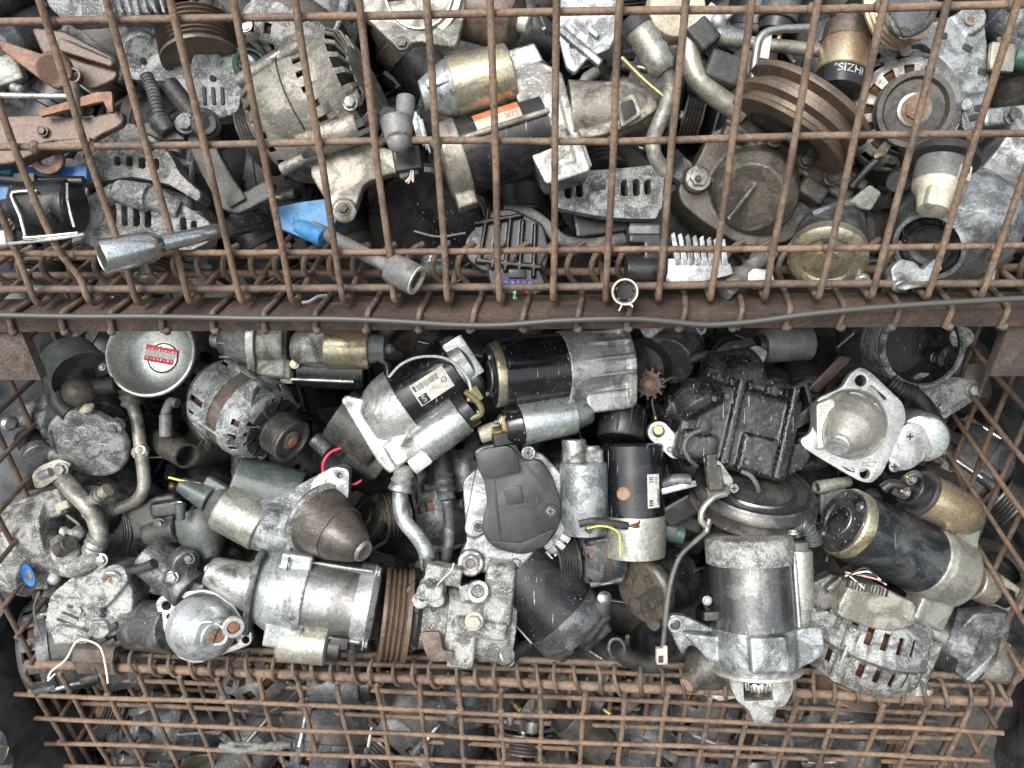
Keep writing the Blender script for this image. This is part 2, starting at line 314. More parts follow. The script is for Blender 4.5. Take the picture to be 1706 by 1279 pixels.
THINGS = []
class T:                         # one thing: an Empty with parts; coordinates of parts are photograph pixels (x, y, z towards the viewer)
    def __init__(t, name, label, cat, cx, cy, z, group=None):
        t.cx, t.cy, t.z = cx, cy, z; t.k = z / F
        t.e = mk(name, None); t.e.empty_display_size = 20
        t.e.matrix_world = CAM @ Matrix.Translation(((cx - 853) / F * z, (639.5 - cy) / F * z, -z)) @ Matrix.Scale(t.k, 4)
        t.e['label'] = label; t.e['category'] = cat
        if group: t.e['group'] = group
        t.g = None; THINGS.append(t)
    def L(t, p):                  # a part's point given as the pixel it shows at and its height z towards the viewer
        z = p[2] if len(p) > 2 else 0; q = 1 - z / F
        return Vector(((p[0] - 853) * q + 853 - t.cx, -((p[1] - 639.5) * q + 639.5 - t.cy), z))
    def emit(t, bm, name, m, par=None, ang=40):
        if t.g is not None: merge(t.g, bm); return None
        return mk(name, finish(bm, name, ang), par or t.e, M[m] if isinstance(m, str) else m)
    def cast(t, name, m, fn, vox=2., sm=4, par=None, rough=0.):      # shapes fused into one casting with filleted joints
        t.g = bmesh.new(); fn(); bm = t.g; t.g = None
        me = bpy.data.meshes.new(name); bm.to_mesh(me); bm.free()
        o = mk(name, me, par or t.e, M.get(m + '_w') or M[m])
        r = o.modifiers.new('remesh', 'REMESH'); r.mode = 'VOXEL'; r.voxel_size = vox; r.use_smooth_shade = True
        s = o.modifiers.new('smooth', 'SMOOTH'); s.factor = .5; s.iterations = sm
        if rough:
            tx = bpy.data.textures.get('lump') or bpy.data.textures.new('lump', 'CLOUDS'); tx.noise_scale = 9; tx.noise_depth = 3
            d = o.modifiers.new('lump', 'DISPLACE'); d.texture = tx; d.strength = rough; d.mid_level = .5; d.texture_coords = 'LOCAL'
        return o
    def ax(t, p0, p1=None, d=None, w=None):
        a = t.L(p0); dd = (t.L(p1) - a) if p1 is not None else Vector((d[0], -d[1], d[2]))
        f = Frame(t, a, dd, w); f.len = dd.length; return f
    def face(t, x, y, z=0, nx=0, ny=0):   # frame facing the viewer: d towards the camera, tilted by nx, ny (photo directions)
        f = Frame(t, t.L((x, y, z)), Vector((nx, -ny, 1)), Vector((0, 1, 0))); return f
    def prism(t, name, pts, z0, z1, m, holes=(), bev=1.5, par=None):
        Q = lambda a: [t.L((x, y, z1)).to_2d() for x, y in a]
        return t.emit(bm_prism(Vector((0, 0, 0)), Vector((1, 0, 0)), Vector((0, 1, 0)), Vector((0, 0, 1)), [tuple(v) for v in Q(pts)], z0, z1, [[tuple(v) for v in Q(h)] for h in holes], bev), name, m, par)
    def tube(t, name, pts, r, m, n=10, par=None, sm=6):
        return t.emit(bm_tube(spline([t.L(p) for p in pts], sm), r, n), name, m, par)
    def cyl(t, name, p0, p1, r, m, r2=None, bev=1.5, n=32, par=None):
        f = t.ax(p0, p1); return f.cyl(name, 0, f.len, r, m, r2=r2, bev=bev, n=n, par=par)
    def ball(t, name, p, r, m, par=None, sc3=(1, 1, 1)):
        bm = bmesh.new(); bmesh.ops.create_icosphere(bm, subdivisions=3, radius=r, matrix=Matrix.Translation(t.L(p)) @ Matrix.Diagonal((*sc3, 1))); return t.emit(bm, name, m, par)
    def box(t, name, c, sx, sy, sz, m, rot=0, bev=2, par=None, tilt=0):
        f = t.ax(c, d=(math.cos(R(rot)), -math.sin(R(rot)), math.sin(R(tilt)))); return f.box(name, -sx / 2, sx / 2, -sy / 2, sy / 2, -sz / 2, sz / 2, m, bev, par)
    def bolt(t, x, y, z, r, m='steel', h=None, nx=0, ny=0, par=None, name='bolt'):
        return t.face(x, y, z, nx, ny).bolt(0, 0, 0, r, h or r * 1.1, m, par, name)
    def screw(t, x, y, z, r, m='steel', par=None, nx=0, ny=0):        # round head with a cross recess
        f = t.face(x, y, z, nx, ny); a = r * .16; b = r * .62
        cross = [(-a, -b), (a, -b), (a, -a), (b, -a), (b, a), (a, a), (a, b), (-a, b), (-a, a), (-b, a), (-b, -a), (-a, -a)]
        h = f.prism('screw', circ(0, 0, r, 20), 0, r * .5, m, holes=[cross], bev=0, par=par); f.cyl('recess', 0, r * .12, r * .8, 'dark', par=h); return h
    def ring(t, name, x, y, z, r, r_in, h, m, nx=0, ny=0, n=32, par=None):
        f = t.face(x, y, z, nx, ny); b = min(1.2, h * .3, (r - r_in) * .3)
        return f.lathe(name, [(0, r_in), (0, r), (h - b, r), (h, r - b), (h, r_in + b), (h - b, r_in), (0, r_in)], m, n, par)

def pulley_prof(r, w, g, depth, s0=0, lip=3):
    """a ribbed belt pulley: lips at both ends and g grooves"""
    pr = [(s0, r * .55), (s0, r), (s0 + lip, r), (s0 + lip, r - depth * .3)]
    p = (w - 2 * lip) / g
    for i in range(g):
        a = s0 + lip + i * p; pr += [(a + p * .5, r - depth), (a + p * .9, r - depth * .15), (a + p, r - depth * .15)]
    return pr + [(s0 + w - lip, r), (s0 + w, r), (s0 + w, 0)]
def pulley(f, s0, r, w, g, m='pulley', nut='rust', depth=4, hub=None, dish=8, par=None):
    """grooved pulley seen from its front face (s grows to the back)"""
    p = f.lathe('pulley', [(s0 + dish, 0), (s0 + dish, r * .78), (s0, r * .86)] + pulley_prof(r, w, g, depth, s0)[1:], m, 56, par)
    hub = hub or r * .45
    f.lathe('hub', [(s0 + dish - 4, 0), (s0 + dish - 4, hub * .9), (s0 + dish - 3, hub), (s0 + dish + 1, hub)], 'steel', 32, p)
    f.bolt(s0 + dish - 3, 0, 0, hub * .62, 7, nut, p, 'nut', -1)
    return p
def vents(n, items):             # items: (j_ring, start, period, width, count)
    S = set()
    for j, st, per, wd, ct in items:
        for c in range(ct):
            for q in range(wd): S.add(((st + c * per + q) % n, j))
    return lambda i, j: (i, j) in S
# ---------------------------------------------------------------- ground and added light blocker
def struct(name, bm, m):
    o = mk(name, finish(bm, name), None, m); o['kind'] = 'structure'; return o
def wbox(x0, x1, y0, y1, z0, z1, bev=0):
    return bm_prism(Vector((0, 0, 0)), Vector((1, 0, 0)), Vector((0, 1, 0)), Vector((0, 0, 1)), [(x0, y0), (x1, y0), (x1, y1), (x0, y1)], z0, z1, bev=bev)
dm('asphalt', (.05, .05, .052), (.085, .083, .08), .5, .8, 0, spot=(.15, .145, .14), spot_amt=.4, bump=1., k=900, big=.01, fine=.2)
dm('blocker_dark', (.045, .045, .047), (.07, .068, .066), .5, .8, 0, spot=(.11, .105, .10), spot_amt=.3, bump=.8, k=500, big=.01, fine=.1)
dm('sheet', (.72, .72, .72), (.5, .51, .52), .5, .55, 0, spot=(.5, .5, .5), spot_amt=.3, bump=.5, k=900, big=.006, fine=.05)
dm('sack', (.025, .026, .03), (.05, .052, .056), .5, .55, 0, bump=.3, k=1400)
bm = bmesh.new(); bmesh.ops.create_grid(bm, x_segments=2, y_segments=2, size=40); struct('ground', bm, M['asphalt'])
struct('back_light_blocker', wbox(-2.6, 2.6, .80, .95, -.0, 2.1), M['blocker_dark'])  # added behind the heap to block light and keep the gaps dark

# ---------------------------------------------------------------- the stacked mesh cages
def frame_m(o, yaw):
    a = R(yaw); ex = Vector((math.cos(a), -math.sin(a), 0)); ey = Vector((math.sin(a), math.cos(a), 0))
    m = Matrix((ex, ey, Vector((0, 0, 1)))).transposed().to_4x4(); m.translation = o; return m
def local_hit(Mx, px, py, y=0.):          # where the ray of a pixel meets the plane at local depth y
    Mi = Mx.inverted(); a = Mi @ CAMLOC; b = Mi @ U(px, py, 1.); d = b - a; t = (y - a.y) / d.y; return a + d * t
def wobble(p0, p1, n, amp, seed):
    rg = random.Random(seed); P = []
    for i in range(n + 1):
        t = i / n; v = Vector(p0).lerp(Vector(p1), t); P.append(v + Vector((rg.uniform(-amp, amp), rg.uniform(-amp, amp), rg.uniform(-amp, amp))))
    return P
def wire_mesh(pts, r, n=10, sm=3): return finish(bm_tube(spline(pts, sm), r, n), 'wire')
def wire(par, me, loc=(0, 0, 0), m='cage_wire', name='wire', rot=None):
    o = mk(name, me, par)
    if not me.materials: me.materials.append(M[m])
    o.location = loc
    if rot: o.rotation_euler = rot
    return o
WR = .0031
rg = random.Random(3)
weldm = bmesh.new(); bmesh.ops.create_icosphere(weldm, subdivisions=2, radius=1, matrix=Matrix.Diagonal((.0052, .0040, .0050, 1)))
for v_ in weldm.verts: v_.co *= 1 + .25 * noise.noise(v_.co * 400)
weld_me = finish(weldm, 'weld'); weld_me.materials.append(M['cage_wire_dark'])
def weld(par, x, y, z):
    o = mk('weld', weld_me, par); o.location = (x, y, z); q = rg.uniform(.7, 1.1); o.scale = (q, q, q * rg.uniform(.8, 1.2)); o.rotation_euler = (rg.uniform(0, 6), rg.uniform(-.5, .5), rg.uniform(-.5, .5))
# upper cage -------------------------------------------------------
UC = frame_m(Vector((0, 0, 1.30)), 2.0)
up = mk('mesh_cage', None); up.matrix_world = UC
up['label'] = 'rusty upper wire mesh cage with closed front grid resting on a brown beam'; up['category'] = 'cage'; up['group'] = 'stacked wire cages'
s920 = local_hit(UC, 920, 500).x
for i in range(-14, 15):
    for z in (-.0845, -.1835, -.2835): weld(up, s920 + i * .05, .0045, z)
HB = -.334
def bar_path(dx_top=0, kink=None, seed=0):
    r_ = random.Random(seed); P = [(dx_top, 0, .22), (dx_top * .7, 0, .10)]
    for z in (0, -.1, -.2, -.28): P.append((dx_top * .3 + r_.uniform(-.0010, .0010), r_.uniform(-.001, .001), z))
    if kink: P[-1] = (P[-1][0] + kink * .2, 0, -.272); P += [(kink * .75, .004, -.305)]
    P += [(0 + (kink or 0), 0, HB + .010), ((kink or 0) + .001, .004, HB + .001), ((kink or 0) + .002, .012, HB - .001), ((kink or 0) + .002, .05, HB), ((kink or 0) + .002, .34, HB)]
    return P
bar_me = [wire_mesh(bar_path(rg.uniform(-.002, .002), None, i), WR, 12, 4) for i in range(5)]
kink_me = wire_mesh(bar_path(-.006, .014, 9), WR, 12, 4)
for i in range(-14, 15):
    wire(up, kink_me if i == -9 else bar_me[(i * 7) % 5], (s920 + i * .05 - (.012 if i == -9 else 0) + rg.uniform(-.0012, .0012), 0, 0), 'cage_wire')
for z, yy in ((.115, .007), (.015, .007), (-.0845, .007), (-.1835, .007), (-.2835, .007)):
    wire(up, wire_mesh(wobble((-.74, yy, z), (.74, yy, z), 9, .0015, int(z * 999)), WR, 12), (0, 0, 0), 'cage_wire')
wire(up, wire_mesh(wobble((-.74, .013, -.3235), (.74, .013, -.3235), 9, .0008, 5), .0038, 12), (0, 0, 0), 'cage_wire_dark')
wire(up, wire_mesh(wobble((-.74, .075, -.337), (.74, .075, -.337), 9, .0008, 6), .0042, 12), (0, 0, 0), 'cage_wire_dark')
for yy in (.13, .19, .26): wire(up, wire_mesh(wobble((-.74, yy, -.340), (.74, yy, -.340), 9, .0008, int(yy * 100)), .0038, 10), (0, 0, 0), 'cage_wire_dark')
# curled clips along the inner rod
clip_me = wire_mesh([(-.004, .0, -.018), (-.012, -.006, -.004), (-.012, -.008, .010), (-.005, -.006, .022), (.005, .0, .026)], .003, 8, 4)
for i in range(-26, 30): wire(up, clip_me, (s920 + i * .0265 + rg.uniform(-.002, .002), .062, -.325), 'cage_wire_dark', 'clip', (0, 0, rg.uniform(-.15, .15)))
# floor beam with pegs welded over it
def beam_bm():
    L_ = [(-.006, -.360), (-.006, -.343), (.034, -.343), (.034, -.347), (-.002, -.347), (-.002, -.360)]
    b = bm_prism(Vector((-.76, 0, 0)), Vector((0, 1, 0)), Vector((0, 0, 1)), Vector((1, 0, 0)), L_, 0, 1.52, bev=.0008)
    return b
b_ = mk('beam', finish(beam_bm(), 'beam'), up, M['cage_beam'])
peg_me = wire_mesh([(.006, .05, -.340), (.004, .02, -.340), (.0005, -.004, -.3395), (-.001, -.0085, -.345), (-.002, -.0090, -.352), (-.0025, -.0088, -.359)], .0029, 10, 4)
bead = bmesh.new(); bmesh.ops.create_icosphere(bead, subdivisions=2, radius=.0042); bead_me = finish(bead, 'weld_bead'); bead_me.materials.append(M['cage_foot'])
for i in range(-14, 15):
    wire(up, peg_me, (s920 + .026 + i * .05 + rg.uniform(-.003, .003), 0, 0), 'cage_wire_dark', 'peg')
    o = mk('weld_bead', bead_me, up); o.location = (s920 + .0235 + i * .05 + rg.uniform(-.003, .003), -.0085, -.3585)
# feet of the upper cage
def foot(px0, px1, name='foot'):
    a = local_hit(UC, px0, 600, -.004).x; b = local_hit(UC, px1, 600, -.004).x
    bmx = bm_prism(Vector((0, 0, 0)), Vector((1, 0, 0)), Vector((0, 1, 0)), Vector((0, 0, 1)), [(a, .0), (b, .0), (b, .012), (a, .012)], -.420, -.361, bev=.0010)
    return mk(name, finish(bmx, name), up, M['cage_foot'])
foot(-90, 50); foot(1664, 1800)
# the loose cable lying along the beam
cab = mk('loose_cable', None); cab.matrix_world = UC; cab['label'] = 'thin dark grey cable sagging along the front of the rusty beam'; cab['category'] = 'cable'
cp = [local_hit(UC, x, y, -.0155) for x, y in ((-40, 524), (120, 527), (260, 527), (420, 530), (560, 531), (660, 535), (760, 541), (840, 541), (930, 534), (1050, 531), (1120, 536), (1180, 541), (1260, 535), (1340, 524), (1450, 513), (1580, 504), (1760, 494))]
wire(cab, finish(bm_tube(spline(cp, 5), .0029, 10), 'sheath'), (0, 0, 0), 'cable_grey', 'sheath')

# lower cage -------------------------------------------------------
O2 = U(853, 1128, .921); LC = frame_m(O2, 4.0)
XL = local_hit(LC, 48, 1090).x; XR = local_hit(LC, 1680, 1150).x
lo = mk('mesh_cage', None); lo.matrix_world = LC
lo['label'] = 'lower rusty wire mesh cage heaped with starters, its front half open'; lo['category'] = 'cage'; lo['group'] = 'stacked wire cages'
vert_lo = [wire_mesh(wobble((0, 0, -.42), (0, 0, -.004), 6, .0012, 20 + i), WR, 10) for i in range(4)]
nb = int((XR - XL) / .05)
# fixed lower half of the front wall, behind the hanging gate
for i in range(nb + 1): wire(lo, vert_lo[i % 4], (XL + .022 + i * .05 + rg.uniform(-.002, .002), .040, -.012), 'cage_wire', rot=(R(2.5), rg.uniform(-.01, .01), 0))
for z in (-.030, -.085, -.140, -.195, -.250, -.31):
    wire(lo, wire_mesh(wobble((XL, .034, z), (XR, .034, z), 9, .0012, int(-z * 999)), .0033, 10), (0, 0, 0), 'cage_wire')
# the floor grid seen edge-on through the fixed wall
for i in range(nb): wire(lo, vert_lo[(i + 1) % 4], (XL + .04 + i * .05 + rg.uniform(-.004, .004), .085, -.020), 'cage_wire_dark', rot=(R(4), rg.uniform(-.02, .02), 0))
for z in (-.060, -.112, -.168, -.222, -.28):
    wire(lo, wire_mesh(wobble((XL, .080, z), (XR, .080, z), 9, .0016, int(-z * 1999)), .0034, 10), (0, 0, 0), 'cage_wire_dark')
# hinge rod with coiled rings
hrod = wire(lo, wire_mesh(wobble((XL - .02, .004, -.016), (XR + .012, .004, -.016), 10, .0008, 2), .0058, 14), (0, 0, 0), 'cage_wire', 'hinge_rod')
wire(lo, wire_mesh(wobble((XL - .0, .030, -.008), (XR + .0, .030, -.008), 10, .0012, 3), .0042, 12), (0, 0, 0), 'cage_wire_dark', 'top_rod')
def ringpath(r=.0155, seed=0):
    r_ = random.Random(seed); P = []
    for k in range(11):
        a = R(62 + k * 26); P.append((-.006 + .016 * k / 10 + r_.uniform(-.0006, .0006), -.001 - math.cos(a) * r * -1.0 * .9 + .006, math.sin(a) * r + .003))
    return P
ring_me = [wire_mesh(ringpath(.0155 + .001 * i, i), .0024, 8, 3) for i in range(3)]
n_r = int((XR - XL) / .025)
for i in range(n_r + 1):
    if i in (0, 1, 2): continue
    wire(lo, ring_me[i % 3], (XL + .005 + i * .025 + rg.uniform(-.004, .004), .005, -.014), 'cage_wire_dark', 'coil_ring', (rg.uniform(-.12, .12), rg.uniform(-.15, .15), rg.uniform(-.35, -.05)))
# side walls
side_v = [wire_mesh(wobble((0, 0, -.42), (0, 0, .36), 6, .0015, 40 + i), WR, 10) for i in range(3)]
for X in (XL - .010, XR + .012):
    for i in range(0, 13): wire(lo, side_v[i % 3], (X, .012 + i * .05, 0), 'cage_wire' if X > 0 else 'cage_wire_dark', rot=(rg.uniform(-.01, .01), 0, 0))
    for z in (.34, .29, .24, .19, .14, .09, .04, -.01, -.06, -.12, -.18):
        wire(lo, wire_mesh(wobble((X + (.006 if X < 0 else -.006), .0, z), (X + (.006 if X < 0 else -.006), .66, z), 6, .0012, int(z * 777 + 99)), WR, 10), (0, 0, 0), 'cage_wire' if X > 0 else 'cage_wire_dark')
# small folded cover plate at the hinge end
tp = bm_prism(Vector((XL + .055, 0, 0)), Vector((0, 1, 0)), Vector((0, 0, 1)), Vector((1, 0, 0)), [(-.004, -.020), (-.004, .004), (.006, .014), (.034, .014), (.034, .0115), (.007, .0115), (-.0015, .003), (-.0015, -.020)], 0, .052, bev=.0006)
mk('cover_plate', finish(tp, 'cover_plate'), lo, M['cage_foot'])
# the gate, folded down and hanging in front -----------------------
gt = mk('cage_gate', None); gt.matrix_world = LC @ Matrix.Translation((0, -.004, 0))
gt['label'] = 'rusty square mesh gate folded down and hanging at the bottom edge'; gt['category'] = 'gate'
gv = [wire_mesh(wobble((0, 0, -.43), (0, 0, -.017), 6, .0016, 60 + i), WR, 12) for i in range(4)]
g0 = local_hit(LC, 493, 1118).x
i0 = math.ceil((XL - .024 - g0) / .05); i1 = math.floor((XR + .006 - g0) / .05)
for i in range(i0, i1 + 1): wire(gt, gv[i % 4], (g0 + i * .05 + rg.uniform(-.0012, .0012), 0, 0), 'cage_wire', rot=(R(-.5), rg.uniform(-.006, .006), 0))
for z in (-.056, -.110, -.165, -.219, -.273, -.33, -.39):
    wire(gt, wire_mesh(wobble((XL - .034, -.006, z), (XR + .01, -.006, z), 10, .0018, int(-z * 555)), WR, 12), (0, 0, 0), 'cage_wire')

for i in range(i0, i1 + 1):
    for z in (-.056, -.110, -.165, -.219): weld(gt, g0 + i * .05, -.0035, z)
# what stands beside the cages
def crumple(name, label, cat, p0, p1, p2, m, n=22, amp=.03, seed=1, thick=.004):
    bm = bmesh.new(); a, b, c = Vector(p0), Vector(p1), Vector(p2); nn = (b - a).cross(c - a).normalized(); V = []
    for i in range(n + 1):
        for j in range(n + 1):
            q = a + (b - a) * (i / n) + (c - a) * (j / n); q = q + nn * (amp * (noise.noise(q * 9 + Vector((seed, 0, 0))) + .5 * abs(noise.noise(q * 24)))); V.append(bm.verts.new(q))
    for i in range(n):
        for j in range(n): bm.faces.new((V[i * (n + 1) + j], V[(i + 1) * (n + 1) + j], V[(i + 1) * (n + 1) + j + 1], V[i * (n + 1) + j + 1]))
    bmesh.ops.solidify(bm, geom=list(bm.faces), thickness=thick)
    o = mk(name, finish(bm, name, 60), None, M[m]); o['label'] = label; o['category'] = cat; return o
LW = LC @ Vector((XL, 0, 0)); 
crumple('plastic_sheet', 'crumpled pale grey plastic sheet outside the left side of the lower cage', 'sheet', LC @ Vector((XL - .035, .03, .08)), LC @ Vector((XL - .05, .70, .08)), LC @ Vector((XL - .16, .03, .56)), 'sheet', 30, .05, 3)
# ---------------------------------------------------------------- shared builders
def alternator(t, P, d, Rr, pul=(.42, 40, 5), fh=.55, st=.3, rh=.6, gap=10, mf='alu', mr=None, mp='pulley', ms='stator', ears=(), rears=(), nv=10, cover=None, nut='rust', rface=True, side=False):
    """P centre of the pulley's front face, d the way the pulley points (photo x, y, towards the viewer)"""
    f = t.ax(P, d=(-d[0], -d[1], -d[2])); mr = mr or mf; n = max(80, nv * 5); per = n // nv; wd = max(2, int(per * .55))
    s = 0
    if pul:
        pulley(f, 0, pul[0] * Rr, pul[1], pul[2], mp, nut); s = pul[1] + gap
        f.cyl('shaft', pul[1] - 4, s + 10, Rr * .16, 'steel')
    a = s; b = a + fh * Rr; c = b + st * Rr; e = c + rh * Rr
    f.lathe('front_housing', [(a, .17 * Rr), (a, .36 * Rr), (a + .03 * Rr, .42 * Rr), (a + .06 * Rr, .74 * Rr), (a + .13 * Rr, .86 * Rr), (a + .30 * Rr, .95 * Rr), (a + .36 * Rr, .98 * Rr), (b, Rr)], mf, n,
            skip=vents(n, [(2, 0, per, wd, nv), (6 if side else 4, 1, per, wd, nv)]), thick=max(2.5, Rr * .045))
    f.lathe('stator', [(b - .06 * Rr, .93 * Rr), (b, .93 * Rr), (b, .965 * Rr), (c, .965 * Rr), (c, .93 * Rr), (c + .06 * Rr, .93 * Rr)], ms, 64)
    f.lathe('winding', [(a + .10 * Rr, .2 * Rr), (a + .10 * Rr, .70 * Rr), (a + .25 * Rr, .84 * Rr), (b, .86 * Rr), (c, .86 * Rr), (e - .25 * Rr, .84 * Rr), (e - .12 * Rr, .7 * Rr), (e - .12 * Rr, .2 * Rr)], 'copper', 48)
    f.lathe('rear_housing', [(c, Rr), (c + .18 * Rr, .985 * Rr), (c + .22 * Rr, .97 * Rr), (e - .14 * Rr, .93 * Rr), (e - .05 * Rr, .86 * Rr), (e, .74 * Rr), (e, .4 * Rr), (e + .02 * Rr, .3 * Rr), (e + .02 * Rr, 0)], mr, n,
            skip=vents(n, [(2, 2, per, wd, nv), (5, 0, per, wd, nv)]), thick=max(2.5, Rr * .045))
    for an, ex, w, hr in ears:
        u0, w0 = math.sin(R(an)), math.cos(R(an)); rr = Rr * ex
        o = f.prism('mounting_ear', hull([(u0 * rr, w0 * rr, hr * 1.9), (u0 * Rr * .72 + w0 * Rr * .28, w0 * Rr * .72 - u0 * Rr * .28, 4), (u0 * Rr * .72 - w0 * Rr * .28, w0 * Rr * .72 + u0 * Rr * .28, 4)]), a + .12 * Rr, a + .12 * Rr + w, mf, holes=[circ(u0 * rr, w0 * rr, hr)], bev=1.5)
    for an, ex, w, hr in rears:
        u0, w0 = math.sin(R(an)), math.cos(R(an)); rr = Rr * ex
        f.prism('mounting_ear', hull([(u0 * rr, w0 * rr, hr * 1.9), (u0 * Rr * .72 + w0 * Rr * .28, w0 * Rr * .72 - u0 * Rr * .28, 4), (u0 * Rr * .72 - w0 * Rr * .28, w0 * Rr * .72 + u0 * Rr * .28, 4)]), e - .5 * Rr, e - .5 * Rr + w, mr, holes=[circ(u0 * rr, w0 * rr, hr)], bev=1.5)
    for an in (35, 125, 215, 305):
        u0, w0 = math.sin(R(an)), math.cos(R(an))
        f.cyl('through_bolt', b - .12 * Rr, c + .12 * Rr, Rr * .055, 'steel', u=u0 * Rr * 1.02, w=w0 * Rr * 1.02, n=12)
        f.cyl('bolt_boss', a + .18 * Rr, b - .02 * Rr, Rr * .10, mf, u=u0 * Rr * .97, w=w0 * Rr * .97, n=16)
        f.cyl('bolt_boss', c + .02 * Rr, c + .40 * Rr, Rr * .10, mr, u=u0 * Rr * .97, w=w0 * Rr * .97, n=16)
    f.a, f.b, f.c, f.e = a, b, c, e
    return f
def cap_end(f, s0, r, w, m, m2=None, boss=.35):        # a starter's end cap: rim, stepped face, raised bearing boss, two screws (faces -d)
    c = f.lathe('end_cap', [(s0, 0), (s0, r * boss), (s0 + 3, r * (boss + .05)), (s0 + 4, r * .62), (s0 + 1.5, r * .66), (s0 + 1.5, r * .88), (s0 + 5, r * .98), (s0 + 7, r), (s0 + w, r), (s0 + w, r * .9)], m, 48)
    for sg in (-1, 1):
        f.bolt(s0 + 2, sg * r * .55, sg * r * .5, r * .11, 5, m2 or 'steel', c, 'screw', -1)
    return c
def gear(f, s0, s1, r, teeth, m, hub=.45, par=None):   # a pinion with separate teeth
    pts = []
    for i in range(teeth):
        for q, rr in ((0, .74), (.28, .76), (.38, 1), (.62, 1), (.72, .76)):
            a = 2 * math.pi * (i + q) / teeth; pts.append((rr * r * math.sin(a), rr * r * math.cos(a)))
    g = f.prism('pinion_gear', pts, s0, s1, m, bev=.5, par=par)
    f.lathe('pinion_hub', [(s0 - 2, r * .18), (s0 - 2, r * hub), (s0 + 1, r * hub)], m, 28, g); return g
def ribs(f, name, s0, s1, r, m, angs, h=2, w=2.5, par=None):
    for a in angs:
        u0, w0 = math.sin(R(a)), math.cos(R(a)); f.cyl(name, s0, s1, w, m, u=u0 * r, w=w0 * r, n=8, par=par)
def stud(f, s0, L_, u, w, r=4, m='brass', nutm='steel', dirn=-1, par=None):
    c = f.cyl('terminal_stud', s0, s0 + dirn * L_, r * .6, m, u=u, w=w, n=12, par=par); f.bolt(s0 + dirn * L_ * .25, u, w, r * 1.25, L_ * .35, nutm, c, 'nut', dirn); return c
def barcode(f, s0, s1, a0, a1, r, seed, par, along=True, nb=16):
    rg_ = random.Random(seed); t = f.t; t.g = bmesh.new(); x = s0
    while x < s1:
        w_ = rg_.uniform(.4, 1.2); f.patch('b', x, min(x + w_, s1), a0, a1, r, 'ink', n=3); x += w_ + rg_.uniform(.5, 1.2)
    bm = t.g; t.g = None; t.emit(bm, 'barcode', 'ink', par)
def corrug(t, name, pts, r, m, step=5, amp=.16, n=12, par=None):   # ribbed conduit
    P = spline([t.L(p) for p in pts], 14); out = [P[0]]
    for p in P[1:]:
        while (p - out[-1]).length > step * .25: out.append(out[-1] + (p - out[-1]).normalized() * step * .25)
    return t.emit(bm_tube(out, lambda i: r * (1 + amp * (1 if i % 4 < 2 else -1)), n), name, m, par)
rf0 = random.Random(21)
SM = 'starter motor'; AL = 'alternator'; CO = 'compressor'

# ================================================================ LOWER CAGE, back rows first
# --- spun metal cup with red sticker
t = T('metal_cup', 'shiny spun metal cup with a red and white sticker on its bottom, under the beam', 'cup', 252, 590, .945)
f = t.face(252, 588, 0, .0, -.16)
c = f.lathe('bowl', [(-46, 0), (-46, 22), (-44.5, 22.6), (-44.5, 24), (-40, 50), (-30, 60), (-12, 66), (0, 68.5), (4, 72.5), (2, 74), (-2, 73.5), (-14, 69), (-34, 62), (-45, 50), (-49, 0)], 'brushed', 72)
f.lathe('rim', [(3, 68.5), (6, 70.5), (5, 73.5), (1, 75), (-2, 74), (0, 70)], 'bright_rim', 72)
f.lathe('bottom_ring', [(-45.5, 21), (-42.6, 22), (-42.6, 23.6), (-45, 24.6)], 'bright_rim', 48); f.lathe('bottom_groove', [(-44.2, 24.4), (-43.4, 25.2), (-43.2, 26.6)], 'grease', 48); f.lathe('bottom_disc', [(-45.2, 0), (-45.2, 21.4)], 'zinc', 40)
sf = t.ax((268, 591, -41.6), d=(.985, .185, 0))
st_ = sf.box('sticker', -27, 27, -14, 14, -.4, 0, 'white_sticker', .3)
sf.box('red_stripe', -27, 27, 5.5, 14, 0, .35, 'red_sticker', 0, st_); sf.box('red_stripe', -27, 27, -14, -5.5, 0, .35, 'red_sticker', 0, st_)
t.g = bmesh.new()
for i in range(9):
    for k_, uu in ((0, 8), (1, -8.2)):
        x = -24 + i * 6
        sf.plan('x', [(x, uu - 2), (x + 2.6, uu - 2), (x + 3.6, uu + .2), (x + 2.4, uu + 1.7), (x + .3, uu + 1.3)] if (i + k_) % 2 else [(x, uu - 1), (x + 3.8, uu - 1.6), (x + 4, uu - .2), (x + .4, uu + .6)], .36, .7, 'white_sticker', bev=0)
bm = t.g; t.g = None; t.emit(bm, 'sticker_print', 'white_sticker', st_)

# --- starter with gold solenoid, right of the cup
t = T('starter_motor', 'pale starter with a gold solenoid and bare nose cone, right of the red-stickered cup', SM, 500, 590, .96, 'starter motors')
f = t.ax((352, 566, 8), (640, 578, 0))
f.lathe('nose_cone', [(0, 0), (0, 10), (3, 12.5), (12, 14), (16, 22), (45, 38), (66, 45), (72, 48)], 'alu', 56)
for a in (-60, -10, 40): ribs(f, 'rib', 20, 74, 32, 'alu', (a,), w=2.2)
f.prism('flange', hull([(0, 0, 54), (-48, 16, 14), (44, 10, 12)]), 72, 84, 'alu_clean', holes=[circ(-52, 16, 6)], bev=2)
t.cast('gear_housing', 'alu_tan', lambda: (f.box('x', 84, 132, -58, 34, -30, 34, 0, 5), f.cyl('x', 84, 128, 46, 0), f.box('x', 100, 140, -60, -28, 0, 30, 0, 4)))
f.bolt(118, 18, 36, 8, 4, 'alu_tan')
g = t.ax((488, 579, 28), (640, 581, 26))
g.lathe('solenoid_neck', [(0, 0), (0, 22), (8, 30), (40, 33), (58, 31), (58, 0)], 'alu', 8)
g.lathe('solenoid', [(56, 0), (56, 33.5), (58, 34), (122, 34), (125, 32), (125, 0)], 'gold', 48)
